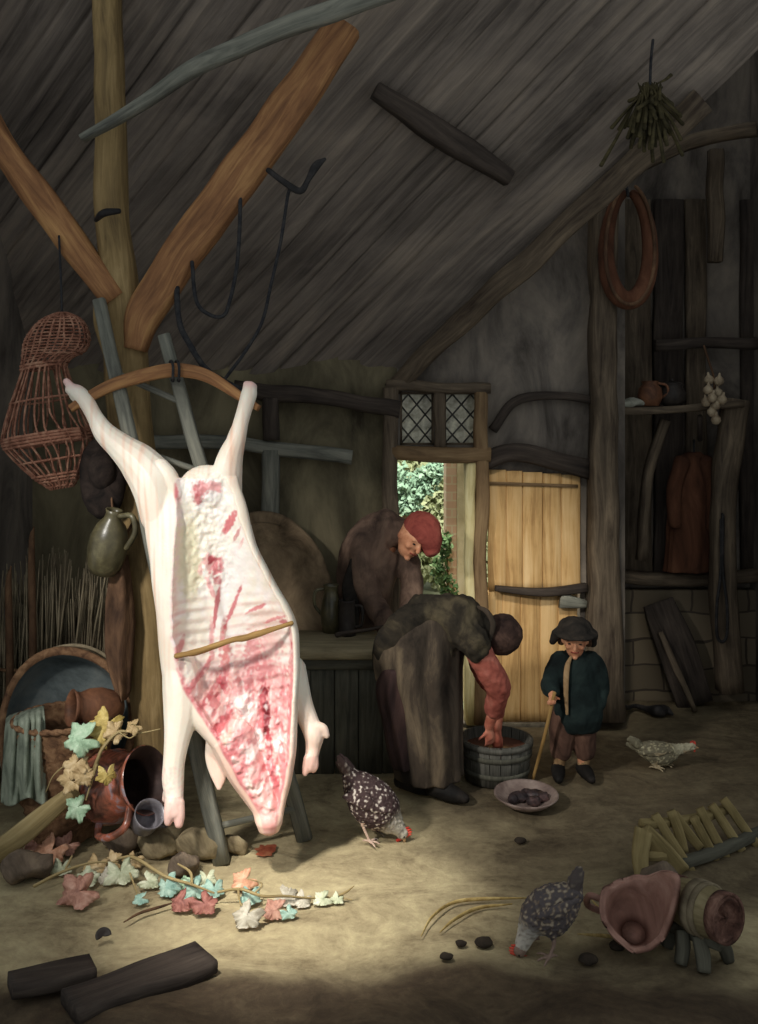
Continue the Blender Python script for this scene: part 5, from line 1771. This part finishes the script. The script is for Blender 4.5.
DK = (.055, .034, .034)
hen('speckled dark brown and white hen pecking the floor right of the carcass', 4.30,
    [(350, 776, 9), (358, 786, 17), (370, 800, 22.5), (382, 812, 21), (390, 821, 14)], [(386, 815, 13), (394, 824, 10), (400, 830, 7)], (402, 833, 6.2), (405, 842),
    [[(362, 815, -.05), (364, 828, -.05), (369, 842, -.06)], [(372, 815, .06), (374, 826, .06), (378, 836, .05)]],
    ((353, 780), [(338, 757), (341, 755), (337, 763), (345, 758), (341, 766), (348, 764)]), ((386, 806), (352, 786), 20, 16),
    (DK, (.14, .10, .09), (.62, .55, .48), (.58, .54, .44), (.50, .36, .28)))
hen('grey and brown hen with a white neck pecking in the foreground', 3.37,
    [(573, 893, 12), (562, 902, 20), (548, 912, 24), (537, 918, 20), (530, 924, 13)], [(534, 918, 15), (527, 933, 10), (522, 945, 7.5)], (520, 950, 6.8), (518, 963),
    [[(552, 930, -.05), (554, 944, -.05), (550, 956, -.06)], [(540, 926, .06), (536, 938, .06), (532, 950, .05)]],
    ((573, 894), [(580, 868), (577, 868), (582, 872), (574, 872), (580, 878), (570, 878)]), ((536, 908), (568, 896), 21, -14),
    ((.10, .085, .085), (.20, .15, .11), (.36, .30, .22), (.66, .62, .54), (.26, .18, .14)))
hen('yellowish hen with a dark tail and red comb walking by the right wall', 5.20,
    [(640, 748, 6), (650, 751, 10.5), (662, 754, 12), (671, 753, 9)], [(668, 751, 8), (680, 749, 5.2), (689, 747, 4)], (692, 746.5, 3.8), (699, 748),
    [[(652, 758, -.03), (652, 763, -.03), (655, 769, -.03)], [(660, 758, .04), (661, 763, .04), (664, 767, .03)]],
    ((642, 749), [(628, 739), (630, 737), (627, 744), (634, 738), (631, 747), (638, 741)]), ((668, 749), (642, 748), 10, 8),
    ((.17, .15, .10), (.30, .26, .16), (.44, .40, .26), (.50, .46, .32), (.40, .32, .20)), .0036)

# ------------------------------------------------------------------ slatted rack, broken pot, keg at the lower right
wood('rack_wood', (96, 84, 52), (140, 124, 84), (166, 150, 106), 0.85)
rk = thing('slatted_rack', 'broken slatted wooden rack lying on its side at the right', 'rack', G(690, 875))
fl0 = G(645, 891); fr0 = G(680, 872)
top0 = P(644, 829, 3.93)
top1 = P(728, 807, 4.34)
bk1 = G(762, 838); 
MB().beam([fl0, P(640, 860, 3.88), top0], [.045, .065, .075], .035, 5, .005).build('end_leg', MATS['rack_wood'], rk)
MB().beam([top0 + Vector((.0, 0, -.0)), P(662, 850, 3.95), fr0], [.06, .085, .09], .035, 5, .005).build('end_leg', MATS['rack_wood'], rk)
MB().beam([P(644, 856, 3.9), P(668, 856, 3.95)], .04, .025, 3, .003).build('cross_bar', MATS['rack_wood'], rk)
MB().beam([top0 + Vector((0, .03, .01)), top0.lerp(top1, .5) + Vector((0, 0, -.01)), top1], .038, .04, 6, .006).build('ridge_rail', MATS['rack_wood'], rk)
MB().beam([fr0 + Vector((0, .02, .03)), fr0.lerp(bk1, .5) + Vector((0, 0, .03)), bk1 + Vector((0, 0, .03))], .05, .045, 6, .006).build('foot_rail', MATS['table_dark'], rk)
for (x0, y0, x1, y1, t) in ((659, 822, 691, 872, .2), (679, 821, 700, 848, .36), (697, 823, 716, 860, .5), (704, 815, 726, 858, .62), (716, 812, 742, 850, .78), (727, 806, 758, 846, .93), (675, 818, 684, 852, .3)):
    Ya = top0.y + (top1.y - top0.y) * t - .02
    Yb = fr0.y + (bk1.y - fr0.y) * t - .03
    MB().beam([P(x0 - 4, y0 - 7, Ya), P((x0 + x1) / 2, (y0 + y1) / 2, (Ya + Yb) / 2), P(x1, y1, Yb)], [.04, .044, .04], .024, 4, .005).build('slat', MATS['rack_wood'], rk)

mottle('pink_clay', (112, 82, 72), (154, 116, 102), (182, 146, 130), 5, 0.65, 0.2)
gp0 = G(640, 946)
bp = thing('broken_pot', 'broken pinkish earthenware pot with one tall jagged shard standing up', 'pot', (gp0.x, gp0.y, 0))
M = axis_matrix(P(634, 918, 3.38), Vector((-.12, -.50, .86)), Vector((1, 0, 0)))


def jag(r, z, th, k):
    e_ = .5 + .5 * math.cos(th - .25)
    lim = -.005 + .18 * e_ ** 7 + .07 * (.5 + .5 * math.cos(th - 2.5)) ** 2 + .010 * math.sin(5 * th + 1) + .004 * math.sin(11 * th)
    zz = min(z, lim)
    return (r + (.035 if z > .05 else 0) * e_ ** 2 * (zz / .15), zz)


outer = [(.002, -.10), (.05, -.10), (.082, -.075), (.105, -.03), (.115, .0), (.118, .03), (.118, .08), (.118, .13), (.122, .18), (.128, .24)]
inner = [(r - .014, z) for r, z in outer[::-1][:-1]] + [(.05, -.094), (.002, -.094)]
MB().lathe(outer + inner, 72, M, jag).build('pot_wall', MATS['pink_clay'], bp)
hm = MB().tube([M @ Vector((-.10, .06, .03)), M @ Vector((-.15, .08, .03)), M @ Vector((-.155, .08, -.03)), M @ Vector((-.09, .055, -.05))], .013, 8, 5)
hm.build('handle', MATS['pink_clay'], bp)

wood('keg_wood', (84, 74, 52), (124, 112, 82), (150, 138, 106), 0.85)
mottle('rotten_end', (56, 38, 32), (96, 68, 58), (136, 104, 90), 16, 0.9, 0.8)
kg = thing('keg', 'small worn wooden keg with light hoops lying on a rough trestle', 'keg', P(690, 930, 3.42))
ka, kb2 = P(676, 898, 3.44), P(728, 919, 3.24)
M = axis_matrix(ka, kb2 - ka)
Lk = (kb2 - ka).length
pr = [(.002, 0), (.07, 0), (.078, .01), (.088, Lk * .3), (.092, Lk * .5), (.088, Lk * .75), (.078, Lk)]
mb = MB().lathe(pr, 32, M)
kst = mb.build('staves', MATS['keg_wood'], kg)
endp = [(.078, Lk), (.066, Lk + .004), (.06, Lk - .015), (.03, Lk - .02), (.002, Lk - .01)]
MB().lathe(endp, 40, M, lambda r, z, th, k: (r, z + .016 * nz(r * 40, th * 1.5, 3))).build('end_board', MATS['rotten_end'], kg)
for t, w in ((.04, .012), (.48, .018), (.60, .014), (.93, .02)):
    r_ = np.interp(t * Lk, [p[1] for p in pr[2:]], [p[0] for p in pr[2:]])
    MB().lathe([(r_ - .004, t * Lk - w), (r_ + .007, t * Lk - w), (r_ + .008, t * Lk + w), (r_ - .004, t * Lk + w), (r_ - .004, t * Lk - w)], 36, M).build('hoop', MATS['reed'] if .2 < t < .9 else MATS['rotten_end'], kst)
ts = thing('trestle', 'rough dark wooden trestle carrying the keg', 'trestle', G(700, 965))
for (x0, y0, Y0_, gx, gy) in ((682, 930, 3.34, 680, 962), (699, 936, 3.30, 704, 970), (718, 938, 3.31, 728, 958), (672, 922, 3.42, 668, 945)):
    MB().beam([P(x0, y0, Y0_), P(x0, y0, Y0_).lerp(G(gx, gy), .5) + Vector((.006, 0, 0)), G(gx, gy) - Vector((0, 0, .008))], [.045, .05, .04], .04, 4, .006).build('leg', MATS['table_dark'], ts)
mb = MB().beam([P(664, 921, 3.46), P(690, 931, 3.36), P(722, 942, 3.26)], .045, .06, 5, .006)
mb.build('top_bar', MATS['table_dark'], ts)
st2 = MB().ell((G(672, 896).x - .06, 3.72, .075), (.085, .07, .085), n=24).rough(.02, 12)
tag(st2.build('stone', MATS['rock_dark']), 'round dark stone behind the tall pink shard', 'stone')

# ------------------------------------------------------------------ straw, pebbles, planks on the floor
mottle('straw', (134, 112, 66), (172, 148, 94), (200, 178, 124), 20, 0.8, 0.2)
mottle('shade_and_pebble', (34, 30, 26), (54, 46, 38), (74, 64, 52), 8, 0.95, 0.6)
for pts, lab in (([(421, 936), (432, 917), (452, 903), (480, 899), (526, 898)], 'upper of two long bent straws left of the foreground hen'), ([(440, 932), (455, 919), (478, 908), (512, 904)], 'lower of two long bent straws left of the foreground hen'),
                 ([(592, 900), (604, 914), (618, 930)], 'short straw sloping between the foreground hen and the broken pot'), ([(578, 934), (606, 936), (640, 939)], 'thin flat straw lying under the broken pot')):
    mb = MB().tube([G(x, y, .008 + .012 * math.sin(i * 1.3) ** 2) for i, (x, y) in enumerate(pts)], [.003] + [.008] * (len(pts) - 2) + [.003], 7, 6, flat=.5, wob=.1)
    tag(mb.build('straw', MATS['straw']), lab, 'straw')
for k, (px, py, r_, lab) in enumerate(((461, 945, 6, 'smaller dark pebble below the bent straws'), (484, 945, 9, 'larger dark pebble left of the foreground hen'), (617, 948, 8, 'dark pebble lying under the left rim of the broken pot'), (588, 962, 10, 'dark pebble right of the foreground hen near the bottom edge'),
                                       (446, 958, 7, 'dark pebble nearest the bottom edge below the bent straws'), (520, 842, 6, 'dark pebble below the dish of scraps'))):
    g = G(px, py); s = g.y / F
    mb = MB().ell((g.x, g.y, r_ * s * .3), (r_ * s, r_ * s * .8, r_ * s * .5), n=16).rough(.006, 40)
    tag(mb.build('pebble', MATS['shade_and_pebble']), lab, 'pebble')
g = G(103, 942)
M = axis_matrix(Vector((g.x, g.y, .02)), Vector((.3, -.6, .8)))
mb = MB().lathe([(.002, 0), (.02, .003), (.03, .014), (.026, .018), (.016, .01), (.002, .007)], 16, M, arc=(.2, 3.9))
tag(mb.build('pot_shard', MATS['dark_clay']), 'small dark potsherd lying alone at the lower left', 'potsherd')
for (a_, b_, w, lab) in (((70, 1022), (206, 962), .17, 'broad dark plank lying at the bottom edge'), ((10, 1000), (92, 975), .12, 'narrower dark plank end lying in the bottom left corner')):
    p0, p1 = G(*a_), G(*b_)
    zz = Vector((0, 0, .05))
    mb = MB().beam([p0 + zz, p0.lerp(p1, .5) + zz * .8, p1 + zz * .45], w, .05, 8, .010, ref=(0, 0, 1))
    tag(mb.build('plank', MATS['dark_wood']), lab, 'plank')

# ------------------------------------------------------------------ things on and against the right wall
sh = thing('wall_shelf', 'rough wall shelf in the gloom at the right', 'shelf', P(662, 412, 6.25))
MB().beam([P(592, 411, 6.22), P(660, 410, 6.22), P(737, 404, 6.22)], .05, .26, 6, .006).build('board', MATS['old_oak'], sh)
for px in (612, 700):
    MB().beam([P(px, 416, 6.16), P(px, 440, 6.32)], .03, .03, 3, .002).build('bracket', MATS['dark_wood'], sh)
zs = P(0, 409, 6.2).z + .02
mottle('linen', (128, 128, 116), (158, 158, 144), (180, 180, 166), 9, 0.9, 0.3)
mb = MB().ell((P(630, 0, 6.13).x, 6.15, zs + .02), (.10, .07, .03), n=20).rough(.02, 14)
tag(mb.build('folded_cloth', MATS['linen']), 'crumpled pale cloth at the left end of the wall shelf', 'cloth')
jr = thing('shelf_jar', 'small reddish jar on the wall shelf', 'jar', (P(650, 0, 6.17).x, 6.17, zs))
M = Matrix.Translation((P(650, 0, 6.17).x, 6.17, zs))
MB().lathe([(.002, 0), (.06, 0), (.085, .06), (.075, .12), (.05, .15), (.058, .17), (.048, .168), (.044, .15), (.066, .11), (.072, .06), (.002, .01)], 28, M).build('jar_body', MATS['clay_brown'], jr)
MB().tube([M @ Vector((.05, -.02, .155)), M @ Vector((.10, -.04, .14)), M @ Vector((.11, -.04, .09)), M @ Vector((.08, -.02, .06))], .009, 8, 4).build('handle', MATS['clay_brown'], jr)
pk = thing('shelf_pot', 'dark round pot on the wall shelf beside the reddish jar', 'pot', (P(672, 0, 6.2).x, 6.2, zs))
M = Matrix.Translation((P(672, 0, 6.2).x, 6.2, zs))
MB().lathe([(.002, 0), (.05, 0), (.09, .04), (.095, .09), (.07, .13), (.08, .15), (.07, .148), (.06, .13), (.082, .09), (.002, .015)], 28, M).build('pot_body', MATS['dark_clay'], pk)
lid = MB().ell(M @ Vector((0, 0, .15)), (.07, .07, .02), n=18).build('lid', MATS['dark_clay'], pk)
MB().ell(M @ Vector((0, 0, .178)), (.014, .014, .014), n=10).build('knob', MATS['dark_clay'], lid)
mottle('onion_skin', (120, 104, 84), (156, 140, 116), (184, 168, 142), 12, 0.6, 0.2)
on = thing('onion_string', 'string of pale onions hung before the shelf at the right', 'string of onions', P(714, 372, 6.02))
MB().tube([P(704, 346, 6.02), P(709, 362, 6.02), P(714, 380, 6.02), P(715, 418, 6.02)], .008, 6, 4).build('cord', MATS['hide_brown'], on)
for (x, y, q) in ((709, 380, 0), (719, 381, 1), (708, 390, 1), (718, 393, 0), (712, 398, 2), (706, 402, 0), (716, 405, 1), (722, 400, 2), (712, 412, 0), (716, 420, 1)):
    s = 6.02 / F
    M = axis_matrix(P(x, y, 6.0 - .02 * q), Vector((.2 * (q - 1), -.2, 1)))
    MB().lathe([(.002, -4.6 * s), (3 * s, -4 * s), (5 * s, -.5 * s), (4.2 * s, 2.6 * s), (1.6 * s, 5 * s), (.8 * s, 8 * s), (.002, 8.2 * s)], 14, M).build('onion', MATS['onion_skin'], on)
mottle('coat_rust', (58, 36, 26), (88, 56, 40), (112, 76, 56), 5, 0.95, 0.4, (1, 1, .4))
hc_ = thing('hanging_coat', 'old rust-brown coat hung on the plank wall at the right', 'coat', P(690, 570, 6.28))
mb = MB()
folds_tube(mb, [(P(694, 452, 6.42), .05, .03, 0), (P(693, 462, 6.41), .13, .06, .3), (P(692, 490, 6.40), .15, .07, .7), (P(690, 530, 6.40), .155, .075, 1), (P(688, 572, 6.40), .16, .08, 1)], 7, .09, seed=2)
cloth(mb, .009, .008, 12, .4, 3, 1).build('coat_body', MATS['coat_rust'], hc_)
MB().tube([P(706, 462, 6.37), P(713, 490, 6.34), P(712, 528, 6.32)], [.06, .055, .045], 12, 5, wob=.12).build('sleeve', MATS['coat_rust'], hc_)
MB().tube([P(682, 462, 6.37), P(674, 490, 6.34), P(675, 524, 6.32)], [.06, .055, .045], 12, 5, wob=.12).build('sleeve', MATS['coat_rust'], hc_)
MB().tube([P(694, 452, 6.42), P(694, 444, 6.46), P(694, 440, 6.54)], .008, 6, 3).build('loop', MATS['rope_dark'], hc_)
sp_ = MB().tube([P(721, 520, 6.1), P(721, 570, 6.1), P(717, 605, 6.08), P(717, 634, 6.08), P(722, 642, 6.08), P(727, 634, 6.08), P(727, 605, 6.08), P(723, 570, 6.1), P(723, 520, 6.1), P(722, 514, 6.12)], .011, 8, 5, flat=.5)
tag(sp_.build('leather_strap', MATS['iron']), 'black leather strap hanging in a loop on the right upright', 'strap')
bd = MB().beam([G(694, 704) + Vector((0, -.02, 0)), P(677, 650, 6.36), P(658, 602, 6.42)], [.26, .27, .22], .04, 6, .006)
tag(bd.build('leaning_board', MATS['dark_wood']), 'dark board leaning against the stone footing at the right', 'board')
spd = MB().beam([G(692, 708) + Vector((0, -.06, 0)), P(676, 668, 6.26), P(660, 632, 6.33)], [.03, .045, .035], .03, 6, .003)
tag(spd.build('leaning_stake', MATS['old_oak']), 'pale thin stake leaning in front of the dark board', 'stake')
hk = MB().tube([G(626, 706, .12), G(627, 708, .06), G(636, 706, .03), G(648, 709, .03), G(658, 711, .04), G(666, 710, .03), G(672, 714, .02)], [.008, .014, .016, .022, .04, .03, .012], 10, 5, wob=.2)
tag(hk.build('harness_scrap', MATS['iron']), 'dark curling scrap of harness lying at the foot of the footing', 'harness')
cs = [P(628 + 22 * math.sin(a_) * (1 - .12 * math.cos(a_)), 246 - 54 * math.cos(a_), 5.78 + .03 * math.cos(a_)) for a_ in np.linspace(0.25, 2 * math.pi - .25, 26)]
cl_ = thing('horse_collar', 'worn brown horse collar hung high on the thick upright', 'horse collar', P(628, 300, 5.8))
MB().tube(cs, [.03 + .03 * math.sin(k / 25 * math.pi) for k in range(26)], 12, 2, wob=.12).build('padding', MATS['coat_rust'], cl_)
MB().tube([p + Vector((0, -.05, 0)) + (P(628, 246, 5.78) - p) * -.10 for p in cs], .012, 8, 2).build('wooden_hame', MATS['hide_brown'], cl_)
MB().tube([P(628, 196, 5.78), P(626, 184, 5.8), P(624, 176, 5.86)], .01, 6, 3).build('loop', MATS['rope_dark'], cl_)
mottle('dry_herbs', (40, 36, 22), (62, 56, 36), (84, 76, 50), 12, 0.95, 0.4)
YHB = R(650, 110).y - .22
hb = thing('herb_bunch', 'dark bunch of dried herbs hanging high up at the right', 'herb bunch', P(645, 150, YHB))
mb = MB()
rnd = random.Random(5)
for k in range(90):
    a_ = P(650 + rnd.gauss(0, 5), 82 + rnd.uniform(0, 8), YHB)
    t_ = P(648 + rnd.gauss(0, 15), 118 + rnd.gauss(8, 14), YHB + rnd.uniform(-.1, .1))
    mb.tube([a_, a_.lerp(t_, .5) + Vector((rnd.gauss(0, .01), 0, 0)), t_], [.004, .008, .012], 5, 3, flat=.5)
mb.build('stalks', MATS['dry_herbs'], hb)
MB().tube([P(650, 84, YHB), P(651, 60, YHB), P(653, 40, R(653, 40).y - .02)], .008, 6, 3).build('cord', MATS['rope_dark'], hb)

# ropes and hook under the right brace
YR_ = 4.47
for pts, r_, lab in (([(290, 188), (287, 200), (281, 240), (271, 285), (262, 322), (245, 352), (224, 380)], .0085, 'long dark rope slanting down from the right brace to the curved bar'),
                     ([(240, 178), (240, 215), (237, 265), (230, 300), (223, 316), (208, 314), (196, 300), (192, 262)], .010, 'dark rope hanging in a loop under the right brace'),
                     ([(176, 268), (179, 320), (190, 345), (205, 368), (222, 380), (250, 395)], .015, 'thick dark rope sagging from the brace to the end of the curved bar')):
    mb = MB().tube([P(x, y, YR_ + (0.02 if i else .06)) for i, (x, y) in enumerate(pts)], r_, 8, 6, wob=.15)
    tag(mb.build('hanging_rope', MATS['rope_dark']), lab, 'rope')
hk = MB().tube([P(268, 170, YP - .14), P(284, 182, YP - .16), P(300, 191, YP - .16), P(308, 180, YP - .16), P(316, 166, YP - .16), P(325, 159, YP - .16)], [.014, .016, .018, .014, .022, .008], 10, 5, flat=.6)
tag(hk.build('iron_hook', MATS['iron']), 'dark iron hook sticking out from the right brace', 'hook')
# breeches and shoes of the figure behind the table
bq = MB()
for q in (-1, 1):
    bq.tube([hipm + Vector((.07 * q, .02, -.0)), hipm + Vector((.07 * q, .02, -.30)), Vector((hipm.x + .075 * q, YR + .05, .22))], [.115, .09, .06], 14, 5)
cloth(bq, .009, .008, 12, .5, 2).build('breeches', MATS['breeches_plum'], man)
for q in (-1, 1):
    sx = hipm.x + .08 * q
    m2 = MB().tube([Vector((sx, YR + .09, .045)), Vector((sx, YR + .04, .055)), Vector((sx, YR - .06, .042)), Vector((sx, YR - .14, .032))], [.04, .05, .044, .026], 12, 5)
    for i, v in enumerate(m2.V):
        m2.V[i] = Vector((v.x, v.y, max(0, v.z)))
    m2.build('shoe', MATS['shoe_black'], man)
    MB().tube([Vector((sx, YR + .05, .25)), Vector((sx, YR + .05, .07))], [.06, .042], 12, 3).build('stocking', MATS['stocking'], man)
# ------------------------------------------------------------------ repeats share a group
GROUPS = {'hen': 'hens about the barn floor', 'stone': 'stones on the floor', 'vine_sprig': 'strewn vine sprigs', 'fallen_leaf': 'loose fallen leaves', 'straw': 'straws on the floor',
          'pebble': 'dark pebbles on the floor', 'plank': 'dark planks at the bottom edge', 'hanging_rope': 'ropes hanging from the right brace', 'stake': 'stakes by the reed sheaf', 'person': 'people in the barn'}
for o in list(COL.objects):
    k = o.name.split('.')[0]
    if o.parent is None and k in GROUPS and 'category' in o:
        o['group'] = GROUPS[k]
# ------------------------------------------------------------------ light
W = bpy.data.worlds.new('World'); SC.world = W; W.use_nodes = True
bg = W.node_tree.nodes['Background']
bg.inputs['Color'].default_value = (0.92, 0.98, 1.0, 1)
bg.inputs['Strength'].default_value = 0.45


def spot(name, loc, tgt, watts, deg, blend, rad, col):
    l = bpy.data.lights.new(name, 'SPOT'); l.energy = watts; l.spot_size = math.radians(deg); l.spot_blend = blend
    l.shadow_soft_size = rad; l.color = col
    o = bpy.data.objects.new(name, l); COL.objects.link(o)
    o.location = loc
    o.rotation_euler = (Vector(tgt) - Vector(loc)).to_track_quat('-Z', 'Y').to_euler()
    return o


def area(name, loc, tgt, watts, size, col):
    l = bpy.data.lights.new(name, 'AREA'); l.energy = watts; l.shape = 'DISK'; l.size = size; l.color = col
    o = bpy.data.objects.new(name, l); COL.objects.link(o)
    o.location = loc
    o.rotation_euler = (Vector(tgt) - Vector(loc)).to_track_quat('-Z', 'Y').to_euler()
    return o


spot('key_spot', (-2.5, 1.2, 3.2), (-.72, 4.1, 1.02), 560, 37, .75, .2, (1.0, .96, .90))  # unseen key spot added to light the carcass; no hatch stands there
spot('floor_pool_spot', (-1.5, 1.9, 4.6), (-.32, 3.70, 0), 1350, 20, 1.0, .2, (1.0, .96, .88))  # added spot that makes the bright floor pool; no loft opening exists
spot('door_spot', (0.2, 2.2, 4.4), (1.02, 6.0, .75), 520, 20, 1.0, .2, (1.0, .94, .82))  # added warm spot to brighten the half door, without a real source
area('garden_sky', (0.6, 6.75, 4.6), (.5, 8.0, 0), 420, 1.1, (1.0, 1.0, .92))

cam = bpy.data.cameras.new('Camera')
co = bpy.data.objects.new('Camera', cam); COL.objects.link(co)
co.location = (0, 0, CH); co.rotation_euler = (math.pi / 2, 0, 0)
cam.sensor_fit = 'VERTICAL'; cam.sensor_height = 36; cam.lens = F / 1024 * 36
cam.shift_y = -(512 - HY) / 1024.0
cam.clip_start = .05
SC.camera = co
vs = SC.view_settings
vs.view_transform = 'Standard'; vs.look = 'None'; vs.gamma = 1.0; vs.exposure = 0.0
vs.use_curve_mapping = False
